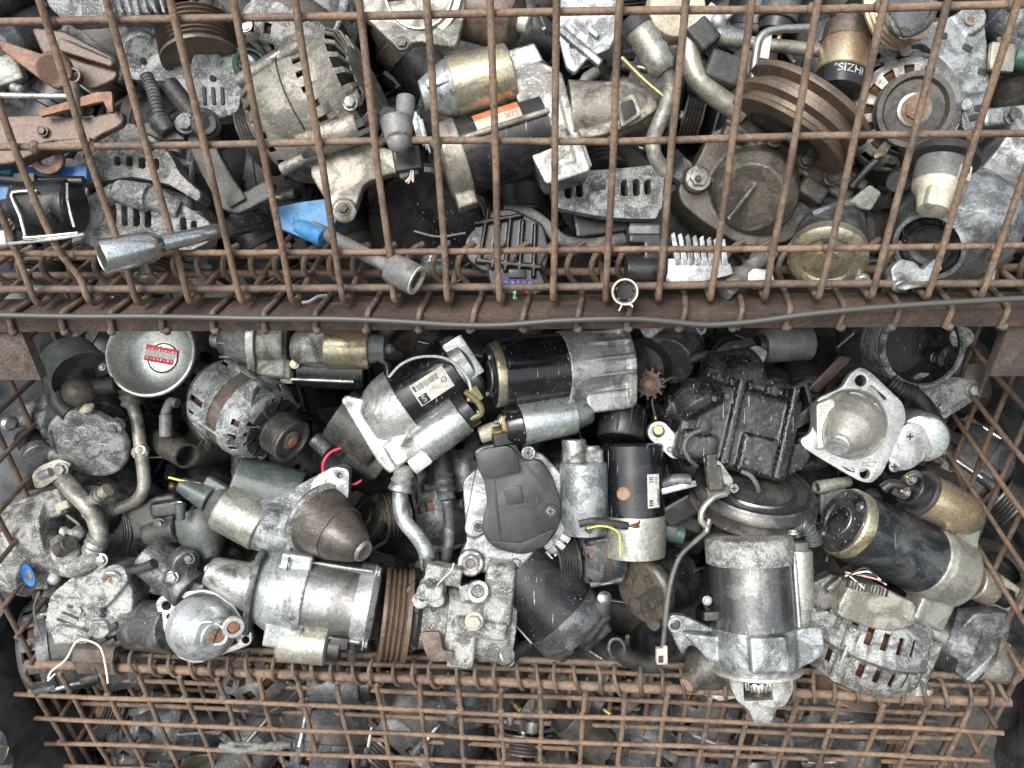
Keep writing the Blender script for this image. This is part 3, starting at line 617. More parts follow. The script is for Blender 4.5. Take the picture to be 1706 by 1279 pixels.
g.lathe('solenoid_cap', [(125, 0), (125, 24), (150, 22), (152, 18), (152, 10), (160, 9), (166, 2), (166, 0)], 'plastic_grey', 32)
f2 = t.ax((500, 612, -8), (600, 616, -12)); f2.cyl('body', 0, 110, 34, 'black_satin')
f2.cyl('through_bolt', -8, 96, 3.6, 'steel', u=-20, w=30); f2.box('ear', -24, -4, -28, -6, 10, 34, 'alu_tan', 3)
t.bolt(491, 606, 34, 6, 'gold')
t.tube('cable', [(628, 596, 28), (646, 610, 34), (645, 650, 44), (640, 678, 46), (626, 706, 44)], 8, 'black_gloss', 14)
t.tube('cable_strand', [(650, 612, 30), (668, 620, 34), (690, 640, 38), (701, 651, 40)], 1.6, 'brass')

# --- starter S label
t = T('starter_motor', 'black starter with a white barcode label marked S and a pale grey solenoid', SM, 690, 670, .95, 'starter motors')
f = t.ax((620, 706, 0), (790, 596, -6))
f.lathe('body', [(62, 0), (62, 60), (64, 61), (166, 61), (168, 59), (168, 0)], 'black_gloss', 64)
def _h():
    f.lathe('x', [(0, 0), (0, 40), (20, 54), (40, 61), (66, 63.5), (66, 0)], 0, 48)
    f.plan('x', rnd([(-18, 58), (-6, 62), (14, 40), (20, -40), (6, -84), (-16, -86), (-22, -60)], 6), -26, 30, 0)
    f.box('x', 0, 66, -70, -40, -20, 42, 0, 6); f.box('x', 0, 40, -84, -60, 6, 42, 0, 4)
t.cast('drive_housing', 'alu_pale', _h, 1.8, 3)
f.lathe('rear_cap', [(166, 0), (166, 55), (190, 53), (196, 46), (196, 0)], 'zinc', 48)
f.box('rear_bracket', 168, 205, -30, 42, 20, 46, 'zinc', 3)
lab = f.patch('label', 90, 152, -22, 14, 61.6, 'white_sticker')
barcode(f, 98, 138, 0, 9, 62.0, 1, lab); f.patch('mark', 92, 108, -21, -7, 61.9, 'ink', lab)
f.text('print', 'S', 100, -14, 15, 62.4, 'white_sticker', lab); f.patch('print_block', 93, 97, 1, 10, 62, 'ink', lab)
f.lathe('round_mark', [(0, 0)], 'ink') if False else None
f.text('print', '· 3 MT ···', 122, -8, 7, 62.3, 'ink_grey', lab); f.text('print', 'O', 143, -6, 13, 62.3, 'ink', lab); f.text('print', '~', 143, -6, 9, 62.3, 'ink', lab)
g = t.ax((700, 742, 30), (775, 686, 26))
g.lathe('solenoid', [(0, 0), (0, 32), (4, 34), (82, 34), (84, 33), (84, 0)], 'zinc', 48)
g.lathe('solenoid_base', [(-26, 0), (-26, 22), (-6, 30), (0, 31)], 'alu_pale', 32); g.box('solenoid_foot', -30, 4, -34, -8, -6, 30, 'alu_pale', 4)
g.cyl('solenoid_cap', 84, 104, 30, 'plastic'); stud(g, 104, 12, 12, 12, 6, 'brass', 'brass', 1); stud(g, 104, 10, -14, 14, 5, 'brass', 'steel', 1)
g.lathe('dent', [(33, 0)], 'dark') if False else None
t.tube('strap', [(775, 652, 50), (792, 664, 52), (802, 680, 52), (800, 690, 50), (784, 697, 48)], 5, 'olive', 8, sm=3)
t.box('terminal', (792, 657, 48), 24, 18, 12, 'olive', -60)
t.tube('lead_wire', [(648, 628, 48), (668, 607, 62), (696, 595, 66), (730, 594, 70), (756, 604, 66), (778, 628, 56), (785, 650, 52)], 2.2, 'wire_white', 8)
t.cast('pinion_cover', 'grease', lambda: (t.cyl('x', (565, 690, -20), (640, 740, -20), 50, 0), t.cyl('x', (590, 740, -20), (640, 775, -30), 34, 0)))

# --- big black starter, top centre
t = T('starter_motor', 'large glossy black starter with ribbed aluminium front and pale solenoid, under the beam centre', SM, 930, 630, .955, 'starter motors')
f = t.ax((814, 626, 34), (1045, 600, -24))
cap_end(f, 0, 53, 20, 'gold', 'steel', .42)
f.lathe('cap_face', [(-.6, 0), (-.6, 20), (2, 24), (3.4, 32), (.4, 36), (.4, 46), (4, 51)], 'black_steel', 48)
f.lathe('body', [(18, 0), (18, 57), (20, 59), (124, 59), (126, 57), (126, 0)], 'black_gloss', 72)
def _h():
    f.lathe('x', [(122, 0), (122, 61), (150, 61), (236, 52), (236, 0)], 0, 48)
    for a in (-78, -50, -20, 6, 34, 62): ribs(f, 'x', 126, 232, 58, 0, (a,), w=3.4)
    f.prism('x', hull([(0, 0, 58), (-62, 26, 15), (40, 20, 20)]), 222, 236, 0)
    f.box('x', 150, 232, -80, -40, 0, 36, 0, 5)
t.cast('drive_housing', 'alu_pale', _h, 1.8, 2)
f.lathe('nose', [(234, 0), (234, 34), (262, 28), (270, 22), (270, 0)], 'grease', 8)
g = t.ax((838, 713, 52), (968, 686, 14))
g.lathe('solenoid', [(24, 0), (24, 33), (26, 34), (118, 34), (120, 32), (120, 0)], 'zinc', 48)
g.lathe('solenoid_cap', [(0, 0), (0, 24), (4, 28), (22, 33), (24, 34.5), (27, 34.5)], 'black_gloss', 40)
g.lathe('solenoid_neck', [(118, 0), (118, 30), (150, 22), (150, 0)], 'alu', 12)
stud(g, 2, 16, 12, 8, 7, 'steel', 'steel'); g.box('terminal_block', -22, 14, -26, -6, 0, 16, 'plastic', 3); g.box('lug', -6, 6, -4, 20, 12, 20, 'brass', 2)
f.cyl('drain_tube', -6, 10, 14, 'brass', u=-96, w=10)
t.cyl('end_tube', (800, 725, 10), (850, 708, 12), 15, 'cream')

# --- alternator with brown band
t = T('alternator', 'oxidised grey alternator with a brown band and ribbed pulley facing lower right', AL, 400, 690, .955, 'alternators')
f = alternator(t, (488, 736, 52), (.80, .44, .36), 72, (.50, 36, 4), .62, .34, .85, 14, 'alu_ox', None, 'pulley', 'rust_brown', [(150, 1.12, 18, 7), (-40, 1.12, 18, 6)], [(200, 1.1, 18, 6)], 14)
f.lathe('rear_dome', [(f.e, .80 * 74), (f.e + 8, .72 * 74), (f.e + 14, .4 * 74), (f.e + 14, 0)], 'plastic_grey', 48)
for q in range(18):
    a = q * 20; f.plan('fan_blade', [(0, 0)] * 0 or [(f.a - 6, 0), (f.a - 2, 0), (f.a - 2, 4), (f.a - 6, 4)], 0, 1, 'dark') if False else None
f.lathe('fan', [(44, 30), (46, 52), (48, 52), (50, 30)], 'grease', 40, skip=lambda i, j: i % 4 == 0)
t.tube('lug_pipe', [(275, 690, 0), (284, 670, 4), (296, 672, 8)], 8, 'plastic_grey')
t.cyl('sleeve', (276, 690, 4), (276, 728, 6), 10, 'plastic_grey')

# --- compressor with round cap, left
t = T('refrigerant_pump', 'dirty grey pump with an oval cast cover and a bracket arm reaching left', CO, 130, 690, .96)
def _b():
    t.cyl('x', (140, 690, -56), (152, 722, -12), 62, 0); t.cyl('x', (120, 610, -30), (140, 680, -20), 48, 0)
    t.prism('x', rnd([(82, 640), (66, 660), (4, 690), (0, 708), (14, 714), (84, 706), (110, 690)], 8), -34, -6, 0)
    t.box('x', (100, 700, -20), 60, 50, 40, 0, 20, 6)
t.cast('body', 'alu_dark', _b, 2.2, 4)
f = t.ax((154, 732, 0), d=(-.05, .50, .84))
def _cv():
    f.lathe('x', [(0, 0), (0, 66), (14, 66), (18, 62), (18, 0)], 0, 48); f.cyl('x', 0, 18, 12, 0, u=52, w=40); f.cyl('x', 0, 18, 13, 0, u=-62, w=-34)
t.cast('cover', 'alu_ox', _cv, 2, 3)
t.cast('cover_relief', 'alu_ox', lambda: (f.cyl('x', 14, 21, 24, 0), f.cyl('x', 14, 20, 9, 0, u=30, w=0), f.cyl('x', 14, 20, 9, 0, u=-30, w=0), f.cyl('x', 14, 20, 9, 0, u=0, w=30), f.cyl('x', 14, 20, 9, 0, u=0, w=-30)), 1.6, 6)
f.bolt(16, 50, 40, 7, 6); f.bolt(16, -62, -36, 8, 6)
g = t.ax((112, 600, -4), (150, 645, 38))
g.lathe('can', [(0, 0), (0, 44), (4, 48), (52, 48), (54, 45), (50, 44), (40, 43), (30, 0)], 'plastic_green', 48)
t.ball('knob', (133, 652, 40), 27, 'grease_brown', sc3=(1, .95, .9)); t.cyl('knob_stem', (150, 645, 34), (192, 640, 26), 14, 'grease')
t.tube('split_boot', [(118, 690, 34), (100, 672, 30), (96, 655, 26)], 15, 'rubber', 14)
t.cast('broken_bit', 'cream', lambda: (t.ball('x', (146, 680, 54), 8, 0), t.ball('x', (139, 684, 54), 6, 0), t.ball('x', (152, 676, 52), 5, 0)), 1.2, 1)
t.cyl('bushing', (8, 703, -4), (17, 707, 8), 12, 'zinc', bev=4)
t.cyl('port', (46, 728, -16), (60, 752, 8), 21, 'plastic'); t.cyl('port_ring', (58, 750, 4), (63, 760, 12), 23, 'alu')
t.prism('bracket', rnd([(52, 790), (66, 776), (96, 764), (120, 772), (106, 790), (90, 800), (72, 812), (58, 814)], 6), 14, 24, 'alu_tan'); t.bolt(103, 782, 24, 9, 'alu_tan'); t.cyl('bracket_pin', (66, 793, 22), (84, 785, 30), 7, 'zinc')
t.box('flap', (172, 606, -14), 34, 44, 20, 'plastic', 20, 5); t.bolt(170, 611, -2, 5, 'zinc')

# --- aluminium pipe with crimp, right of that pump
t = T('hose_pipe', 'bent aluminium refrigerant pipe with a crimped hose end, below the metal cup', 'pipe', 225, 750, .965)
t.cyl('hose', (208, 622, -10), (213, 655, 0), 14, 'rubber'); f = t.ax((213, 646, 0), (224, 690, 2))
f.lathe('crimp', [(0, 0), (0, 14), (3, 17), (8, 14.5), (14, 17.5), (20, 14.5), (26, 17), (30, 14), (34, 10), (34, 0)], 'alu_tan', 32)
t.tube('pipe', [(221, 676, 2), (228, 700, 4), (232, 730, 6), (236, 760, 8), (240, 795, 8), (239, 815, 8), (229, 832, 8), (210, 842, 6), (186, 850, 2)], 10.5, 'alu_tan', 16)
t.ring('collar', 236, 750, 2, 13, 6, 14, 'alu', .2, .3); t.ring('collar', 236, 748, 10, 9, 4, 8, 'alu_clean', .2, .1)
t.cyl('end_fitting', (196, 846, 2), (176, 843, 0), 15, 'hose_dusty')

# --- corroded compressor, lower left, with pipe flange
t = T('compressor', 'corroded compressor with a thick elbow pipe and a blue oval sticker at the left edge', CO, 90, 890, .965, 'compressors')
def _b():
    t.cyl('x', (20, 900, -40), (120, 880, -30), 78, 0); t.cyl('x', (-10, 930, 0), (60, 950, 10), 44, 0); t.box('x', (60, 850, -10), 130, 50, 60, 0, 20, 14); t.cyl('x', (110, 915, 10), (112, 920, 36), 22, 0)
    t.cyl('x', (20, 905, 0), (24, 910, 30), 38, 0); t.box('x', (40, 960, -10), 110, 34, 50, 0, 0, 8)
    for i in range(16): t.ball('x', (random.uniform(-10, 150), random.uniform(850, 970), random.uniform(10, 32)), random.uniform(7, 16), 0)
t.cast('body', 'alu_ox', _b, 2.4, 3, rough=3)
t.face(47, 958, 44, -.2, .3).prism('sticker', circ(0, 0, 12, 28, 20), 0, .8, 'blue_sticker', bev=0); t.face(49, 958, 45, -.2, .3).prism('sticker_print', circ(0, 0, 6, 20, 10), .2, 1.0, 'alu_ox', bev=0)
t.tube('pipe', [(104, 798, 34), (124, 820, 38), (148, 846, 40), (160, 866, 40), (166, 890, 40), (165, 905, 40)], 14, 'alu_tan', 18)
t.tube('branch', [(150, 836, 44), (166, 826, 50), (180, 815, 56)], 10, 'alu_tan', 16)
f = t.ax((158, 832, 48), (184, 812, 58)); f.lathe('branch_collar', [(6, 10), (6, 13), (10, 13), (10, 10.5), (14, 10.5), (14, 13), (18, 13), (18, 9), (30, 9), (30, 6), (26, 5)], 'alu', 28)
f = t.ax((166, 892, 40), (150, 930, 30)); f.lathe('crimp', [(0, 12), (0, 17), (6, 18), (10, 16), (16, 18.5), (22, 16), (28, 18), (36, 15), (36, 0)], 'alu', 28)
t.tube('elbow', [(158, 918, 34), (146, 938, 32), (122, 946, 26), (98, 940, 20)], 16, 'alu_ox', 18)
t.cyl('spigot', (100, 916, 36), (116, 905, 54), 13, 'grease_brown'); t.bolt(170, 932, 40, 8, 'alu')
t.cast('plug', 'cream', lambda: (t.box('x', (106, 842, 40), 22, 14, 14, 0, 20, 3), t.box('x', (100, 850, 40), 8, 12, 12, 0, 20, 3)), 1.2, 1)

# --- alternator rear, lower left
t = T('alternator', 'corroded alternator showing its slotted rear plate, above the hinge rod at far left', AL, 150, 1008, .945, 'alternators')
def _b():
    t.prism('x', rnd([(120, 962), (150, 944), (196, 940), (216, 966), (222, 1000), (216, 1046), (180, 1064), (110, 1072), (78, 1060), (74, 1030), (84, 990)], 12), -60, 6, 0)
    t.prism('x', rnd([(84, 1052), (96, 1042), (130, 1048), (150, 1056), (146, 1072), (90, 1074)], 6), 0, 20, 0); t.prism('x', rnd([(146, 1036), (174, 1034), (184, 1052), (170, 1066), (150, 1062)], 6), 0, 18, 0)
    t.prism('x', hull([(190, 963, 22), (160, 985, 30)]), 0, 16, 0); t.cyl('x', (160, 1008, 0), (162, 1010, 14), 18, 0)
t.cast('rear_housing', 'alu_ox', _b, 2, 2, rough=2.5)
t.ring('bushing', 189, 963, 12, 17, 9, 6, 'alu_pale', 0, .5); t.cyl('bushing_hole', (189, 963, 12), (189, 963, 15), 9, 'rust')
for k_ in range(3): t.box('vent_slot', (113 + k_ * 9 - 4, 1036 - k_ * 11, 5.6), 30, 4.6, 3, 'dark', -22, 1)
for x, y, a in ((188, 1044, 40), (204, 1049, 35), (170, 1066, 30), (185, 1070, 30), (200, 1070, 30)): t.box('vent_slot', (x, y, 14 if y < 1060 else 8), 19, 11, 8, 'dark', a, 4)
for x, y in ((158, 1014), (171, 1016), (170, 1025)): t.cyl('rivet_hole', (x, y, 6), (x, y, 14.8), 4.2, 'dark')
t.bolt(133, 1016, 6, 8, 'alu_ox')

# --- starter with triangular flange and rusty pinion
t = T('starter_motor', 'grey starter with a three-hole flange and a rusty pinion showing in its nose', SM, 320, 1010, .935, 'starter motors')
out = rnd([(258, 1003), (272, 990), (346, 982), (384, 1000), (420, 1056), (418, 1074), (328, 1106), (300, 1098), (282, 1078)], 10)
t.prism('flange', out, 0, 12, 'alu_pale', holes=[circ(277, 1009, 8), rnd([(293, 1000), (306, 995), (310, 1000), (303, 1008), (295, 1007)], 3), circ(282, 1028, 5), circ(409, 1066, 6.5), rnd([(374, 1073), (390, 1063), (397, 1070), (382, 1078)], 3)], bev=2)
f = t.ax((330, 1038, 8), d=(.70, .10, .70))
def _d():
    f.lathe('x', [(0, 0), (0, 54), (20, 54), (52, 44), (66, 34), (70, 0)], 0, 48); f.cyl('x', 0, 84, 26, 0, u=6, w=6)
nose = t.cast('nose', 'alu_pale', _d, 1.8, 4)
t.prism('window_lip', circ(352, 1056, 29, 36, 20, 24), 58, 76, 'alu_pale', holes=[circ(352, 1055, 23, 36, 15, 24)], bev=2)
t.prism('window_shadow', circ(352, 1055, 23, 28, 15, 24), 60, 69, 'rust_orange', bev=0)
g = t.ax((338, 1050, 66), (372, 1062, 70)); gear(g, 0, 26, 15, 11, 'rust_orange')
t.ring('bearing_ring', 388, 1043, 64, 17, 9.5, 8, 'alu_clean', .55, .05); t.cyl('bearing_plug', (389, 1043, 62), (390, 1043, 71), 9.5, 'rust_orange')
t.cast('motor_body', 'alu_dark', lambda: (t.cyl('x', (225, 1040, -40), (290, 1045, -10), 42, 0), t.box('x', (246, 1066, -14), 60, 18, 30, 0, -15, 3)))
def _s():
    t.cyl('x', (250, 925, -30), (320, 985, -8), 36, 0); t.cyl('x', (300, 930, 0), (312, 940, 14), 24, 0); t.cyl('x', (285, 960, 8), (290, 964, 24), 13, 0); t.box('x', (300, 978, -10), 90, 34, 30, 0, -12, 5)
t.cast('solenoid', 'alu_dark', _s, 2, 4); t.bolt(288, 961, 24, 8, 'alu'); t.tube('stud', [(215, 950, 0), (240, 945, 14), (256, 938, 20)], 8, 'grease'); t.bolt(316, 930, 14, 7, 'alu_dark')

# --- starter, silver body, lower left of centre
t = T('starter_motor', 'silver-bodied starter with aluminium end rings and a cream solenoid below, left of the pulley', SM, 500, 1000, .935, 'starter motors')
f = t.ax((430, 978, 10), (620, 1006, -10))
f.lathe('body', [(66, 0), (66, 65), (170, 62), (172, 0)], 'steel', 64)
f.lathe('end_cap', [(162, 60), (162, 65), (186, 66), (196, 58), (198, 40), (198, 0)], 'alu_pale', 48)
def _h():
    f.lathe('x', [(0, 0), (0, 52), (26, 66), (82, 70), (82, 0)], 0, 48); f.box('x', 34, 84, 30, 74, 10, 44, 0, 4); f.box('x', 30, 90, -76, -30, 10, 56, 0, 5)
t.cast('gear_housing', 'alu_pale', _h, 1.8, 3)
def _n():
    t.cyl('x', (348, 950, 20), (440, 985, 16), 24, 0, r2=44); t.prism('x', rnd([(338, 944), (352, 936), (372, 948), (402, 964), (430, 962), (440, 1010), (424, 1014), (380, 990), (340, 966)], 6), 10, 34, 0)
    t.cyl('x', (420, 935, 6), (440, 980, 6), 20, 0)
t.cast('nose', 'alu', _n, 1.8, 4)
f.prism('flange', hull([(0, 0, 66), (50, 30, 14), (-56, 30, 14)]), -6, 4, 'alu_dark', bev=2)
for u_, w_ in ((60, 22), (-50, 46)): f.cyl('through_bolt', 60, 182, 4, 'steel', u=u_, w=w_); f.bolt(186, u_, w_, 9, 8, 'alu_pale')
f.bolt(46, 58, 44, 9, 5, 'alu_pale', name='bolt', dirn=1)
g = t.ax((466, 1066, 34), (560, 1078, 30)); g.lathe('solenoid', [(0, 0), (0, 28), (6, 32), (76, 31), (80, 26), (80, 0)], 'zinc_tan', 40)
g.cyl('solenoid_cap', 80, 100, 24, 'plastic'); g.box('terminal', 84, 112, 4, 22, 6, 20, 'plastic', 2)
corrug(t, 'conduit', [(566, 1060, 30), (584, 1070, 34), (586, 1100, 30)], 7, 'rubber')
f.lathe('rust_mark', [(150, 66)], 'rust') if False else None

# --- starter with dark cone, above it
t = T('starter_motor', 'starter with a dark grimy cone nose and tan solenoid, left of the crimped silver pipe', SM, 470, 850, .95, 'starter motors')
g = t.ax((372, 842, 14), (470, 896, 20))
g.lathe('solenoid', [(0, 0), (0, 38), (4, 41), (74, 41), (76, 39), (76, 0)], 'zinc_tan', 48)
g.lathe('solenoid_cap', [(-22, 0), (-22, 20), (-14, 28), (0, 34), (0, 0)], 'plastic_green', 32)
def _h():
    t.cyl('x', (430, 870, 10), (500, 890, 10), 44, 0); t.prism('x', rnd([(440, 840), (490, 812), (530, 790), (560, 775), (580, 780), (578, 830), (540, 860), (520, 912), (476, 920), (446, 900)], 10), -12, 22, 0); t.ball('x', (452, 866, 40), 18, 0); t.box('x', (446, 906, 20), 60, 26, 30, 0, -30, 5)
t.cast('gear_housing', 'alu_ox', _h, 2, 4)
t.prism('flange', rnd([(520, 800), (556, 776), (582, 782), (580, 832), (560, 870), (540, 910), (508, 920), (504, 880)], 10), 18, 30, 'alu', holes=[circ(566, 792, 5)], bev=2)
f = t.ax((528, 862, 26), d=(.72, .36, .46)); f.lathe('nose_cone', [(-4, 0), (-4, 60), (6, 58), (30, 53), (56, 45), (80, 35), (98, 26), (106, 20), (110, 13), (110, 0)], 'cone_dark', 56); f.lathe('cone_rim', [(-2, 56), (0, 62), (6, 62), (9, 57)], 'alu_ox', 56); f.lathe('casting_seam', [(54, 45.2), (55, 46.6), (57, 46.2), (58, 43.8)], 'cone_dark', 56)
f.lathe('nose_tip', [(110, 18), (113, 17), (115, 14), (112, 8), (111, 0)], 'alu_tan', 32)
t.cast('motor_body', 'plastic_green', lambda: (t.cyl('x', (395, 800, -20), (500, 830, -30), 46, 0), t.box('x', (440, 800, -10), 90, 34, 40, 0, -20, 6)))
t.cast('wire_boot', 'plastic_green', lambda: (t.cyl('x', (300, 806, 20), (350, 832, 22), 13, 0, r2=22), t.cyl('x', (330, 820, 18), (352, 860, 18), 16, 0, r2=8), t.box('x', (360, 812, 16), 40, 24, 20, 0, -30, 4)), 1.8, 4)
t.ball('bare_end', (288, 810, 22), 7, 'copper'); t.cyl('boot_nozzle', (300, 838, 24), (301, 866, 24), 9, 'plastic_green', r2=7); t.tube('wire', [(281, 795, 30), (305, 801, 28), (334, 806, 24)], 2, 'wire_yellow')

# --- white-capped tube opening and small black pieces near it
t = T('pipe_elbow', 'dark elbow pipe with a round open mouth, below the brown-banded alternator', 'pipe', 310, 760, .965)
f = t.ax((284, 742, -20), (318, 764, 30)); f.lathe('elbow', [(-30, 0), (-30, 24), (0, 24), (50, 21), (58, 20), (60, 21.5), (62, 21), (62, 17.5), (20, 17)], 'grease_brown', 40); f.cyl('bore', 10, 22, 17.4, 'dark')

# --- dark alternator behind pipes
t = T('alternator', 'dark greasy alternator behind the crimped silver pipe', AL, 690, 860, 1.0, 'alternators')
alternator(t, (640, 860, -20), (-.8, .1, .3), 78, (.5, 40, 5), .6, .35, .6, 6, 'alu_dark', None, 'pulley', 'stator', [(70, 1.15, 16, 6), (-70, 1.15, 20, 7)], (), 12)
t = T('refrigerant_pipe', 'silver S-bent pipe with a ribbed crimp at its upper end', 'pipe', 690, 860, .94)
f = t.ax((676, 774, 0), (664, 826, 4)); f.lathe('crimp', [(0, 0), (0, 15), (4, 18.5), (9, 15.5), (15, 19), (21, 16), (27, 19.5), (33, 17), (38, 20), (44, 20), (47, 14), (47, 0)], 'alu', 36)
t.tube('pipe', [(667, 812, 4), (667, 845, 6), (674, 868, 8), (694, 892, 10), (708, 915, 8), (714, 945, 4)], 13, 'alu_pale', 20)
t = T('refrigerant_pipe', 'dark rubber hose with a narrow ribbed crimp beside the black-covered alternator', 'pipe', 742, 820, .955)
t.cyl('hose', (732, 730, -14), (738, 792, -4), 15, 'rubber'); f = t.ax((739, 788, -2), (746, 850, 0)); f.lathe('crimp', [(0, 0), (0, 14), (4, 17), (10, 14), (16, 17), (22, 14), (28, 17), (34, 14), (42, 15), (46, 10), (46, 0)], 'alu_dark', 32)
t.tube('pipe', [(744, 830, 0), (748, 860, 0), (748, 900, 0), (740, 950, -4)], 10, 'alu_dark', 14)

# --- alternator with big black plastic cover
t = T('alternator', 'alternator under a big matt black plastic cover, pipe to its left', AL, 855, 850, .935, 'alternators')
def _r():
    t.prism('x', rnd([(770, 800), (800, 775), (830, 760), (900, 752), (946, 800), (956, 860), (948, 900), (900, 940), (840, 952), (790, 955), (766, 944), (764, 926), (778, 905)], 12), -40, -2, 0)
    t.cyl('x', (784, 938, -30), (784, 938, 8), 22, 0); t.prism('x', hull([(812, 790, 20), (790, 880, 16)]), -20, 4, 0)
t.cast('housing', 'alu', _r, 1.8, 3)
t.ring('mounting_boss', 784, 938, 6, 15, 7, 6, 'alu', 0, 0); t.cyl('bolt_hole', (784, 938, 8), (784, 938, 10), 7.4, 'rust_brown')
cov = t.prism('cover', rnd([(789, 752), (800, 744), (846, 736), (860, 738), (872, 768), (900, 764), (922, 795), (938, 848), (930, 885), (905, 915), (870, 926), (826, 916), (806, 896), (802, 870), (812, 840), (806, 800), (798, 786)], 14, 4), -6, 26, 'plastic', bev=6)
t.prism('cover_terminal_box', rnd([(795, 756), (806, 748), (846, 742), (858, 750), (868, 786), (812, 798), (800, 788)], 6), 20, 46, 'plastic', bev=4, par=cov)
t.prism('cover_step', rnd([(812, 900), (870, 905), (925, 880), (908, 908), (870, 922), (830, 912)], 6), 22, 31, 'plastic', bev=2, par=cov)
t.prism('cover_rib', rnd([(820, 800), (824, 800), (836, 900), (832, 900)], 1), 24, 28, 'plastic', bev=1, par=cov); t.prism('cover_rib', rnd([(872, 772), (876, 771), (912, 812), (909, 815)], 1), 24, 28, 'plastic', bev=1, par=cov)
t.prism('cover_pad', rnd([(838, 812), (868, 808), (874, 838), (844, 842)], 5), 24, 28, 'plastic', bev=1.5, par=cov)
t.face(885, 832, 26).prism('cover_mark', circ(0, 0, 11, 24), 0, 2.4, 'plastic', holes=[circ(0, 0, 8.6, 24)], bev=0, par=cov)
for x, y, z in ((880, 754, 6), (917, 851, 28), (797, 878, 6), (858, 941, 0)): t.ring('screw_collar', x, y, z - 3, 12, 7, 5, 'plastic' if z > 20 else 'alu'); t.screw(x, y, z, 7, 'alu_dark')
t.face(862, 846, -8).lathe('vent_ring', [(-12, 85), (12, 85), (12, 101), (-12, 101), (-12, 85)], 'alu', 42, a0=70, a1=190, skip=lambda i, j: j == 1 and i % 3 == 1)
for k_ in range(0):
    a = R(-22 + k_ * 13); x, y = 858 + 92 * math.cos(a), 848 + 92 * math.sin(a); t.box('vent_slot', (x, y, 0), 9, 13, 7, 'dark', -math.degrees(a), 1)
t.ball('paint_dab', (822, 941, -2), 5, 'rust_orange', sc3=(1.3, 1, .3)); t.cyl('stud', (791, 966, -6), (794, 990, -4), 10, 'alu')

# --- starter with label 38
t = T('starter_motor', 'upright black starter with a label marked 38 and a speckled grey solenoid', SM, 1025, 825, .945, 'starter motors')
f = t.ax((1054, 738, 0), (1058, 925, 4))
f.lathe('body', [(0, 0), (0, 46), (3, 50), (122, 50), (122, 0)], 'black_gloss', 64)
f.lathe('front_ring', [(118, 0), (118, 52), (124, 53), (186, 50), (188, 44), (188, 0)], 'zinc_tan', 56)
g = t.ax((972, 770, 26), (975, 880, 26)); 
g.lathe('solenoid', [(0, 0), (0, 36), (4, 39), (96, 39), (100, 36), (116, 34), (116, 0)], 'alu', 48)
t.cast('solenoid_top', 'alu', lambda: (t.cyl('x', (956, 732, 22), (958, 772, 24), 20, 0), t.cyl('x', (985, 742, 18), (986, 772, 20), 15, 0), t.box('x', (970, 760, 14), 66, 26, 40, 0, 0, 4)))
f.face = None
h = t.ax((1039, 822, 44), d=(-.15, 0, 1)); h.cyl('rust_plug', 0, 6, 11, 'rust', bev=2)
lab = f.patch('label', 48, 102, 17, 45, 50.6, 'white_sticker'); f.text('print', '38', 57.5, 26, 12.5, 51.0, 'ink', lab, flip=-1)
barcode(f, 72, 98, 39, 44, 51.0, 5, lab); f.patch('mark', 89, 99, 20, 28, 51, 'ink', lab); f.text('print', 'D', 94, 24, 8, 51.4, 'white_sticker', lab, flip=-1)
f.text('print', '····· ···', 77, 23, 7, 51.0, 'ink_grey', lab, flip=-1); f.text('print', '··· ···', 77, 29, 6, 51.0, 'ink_grey', lab, flip=-1); f.text('print', '10500', 59, 37, 6, 51, 'ink', lab, flip=-1)
t.tube('black_lead', [(965, 872, 60), (985, 868, 62), (1015, 872, 58), (1045, 876, 52)], 7, 'rubber'); t.cast('frayed_copper', 'copper', lambda: [t.tube('x', [(1046, 876, 54), (1060, 875 + i * 1.4 - 4, 54 + (i % 3)), (1066 + i % 4, 872 + i * 2 - 6, 54)], 1.3, 0, 6, sm=2) for i in range(7)], .9, 0)
t.tube('yellow_wire', [(978, 880, 66), (1000, 876, 66), (1020, 880, 64), (1032, 892, 62), (1034, 926, 56)], 1.8, 'wire_yellow'); t.prism('lug', [(980, 874), (990, 880), (983, 890), (973, 884)], 62, 66, 'black_gloss', holes=[circ(981, 882, 3, 8)], bev=.4)

# --- black compressor
t = T('compressor', 'black painted compressor with square bracket and a big pulley below it', CO, 1220, 720, .945, 'compressors')
def _b():
    q = t.ax((1222, 712, -6), d=(.97, .22, .05)); q.box('x', -96, 92, -70, 66, -50, 44, 0, 12); q.box('x', -70, 80, 50, 92, -60, 26, 0, 16)
    t.cyl('x', (1176, 640, -30), (1262, 628, -36), 52, 0, bev=10); t.cyl('x', (1150, 650, 0), (1176, 690, 24), 44, 0, bev=10)
    q.box('x', 6, 62, -64, -6, 40, 60, 0, 4); q.box('x', -20, -8, -60, 80, 36, 54, 0, 3); q.box('x', 66, 76, -64, 84, 30, 56, 0, 3); q.box('x', -90, -30, -64, -20, 36, 56, 0, 10)
    t.prism('x', rnd([(1290, 752), (1336, 738), (1352, 760), (1340, 780), (1290, 804), (1270, 786)], 6), 0, 34, 0); q.cyl('x', -120, -90, 20, 0, u=10, w=20)
    for k_ in range(5): q.cyl('x', -60 + k_ * 30, -52 + k_ * 30, 8, 0, u=70, w=30)
t.cast('body', 'black_cast', _b, 2, 3, rough=1.5)
t.prism('bracket', [(1284, 668), (1344, 630), (1356, 676), (1354, 700), (1312, 722)], -30, 6, 'black_satin', holes=[rnd([(1294, 672), (1318, 656), (1326, 690), (1312, 708)], 4), rnd([(1324, 652), (1340, 642), (1350, 676), (1332, 690)], 4)], bev=2)
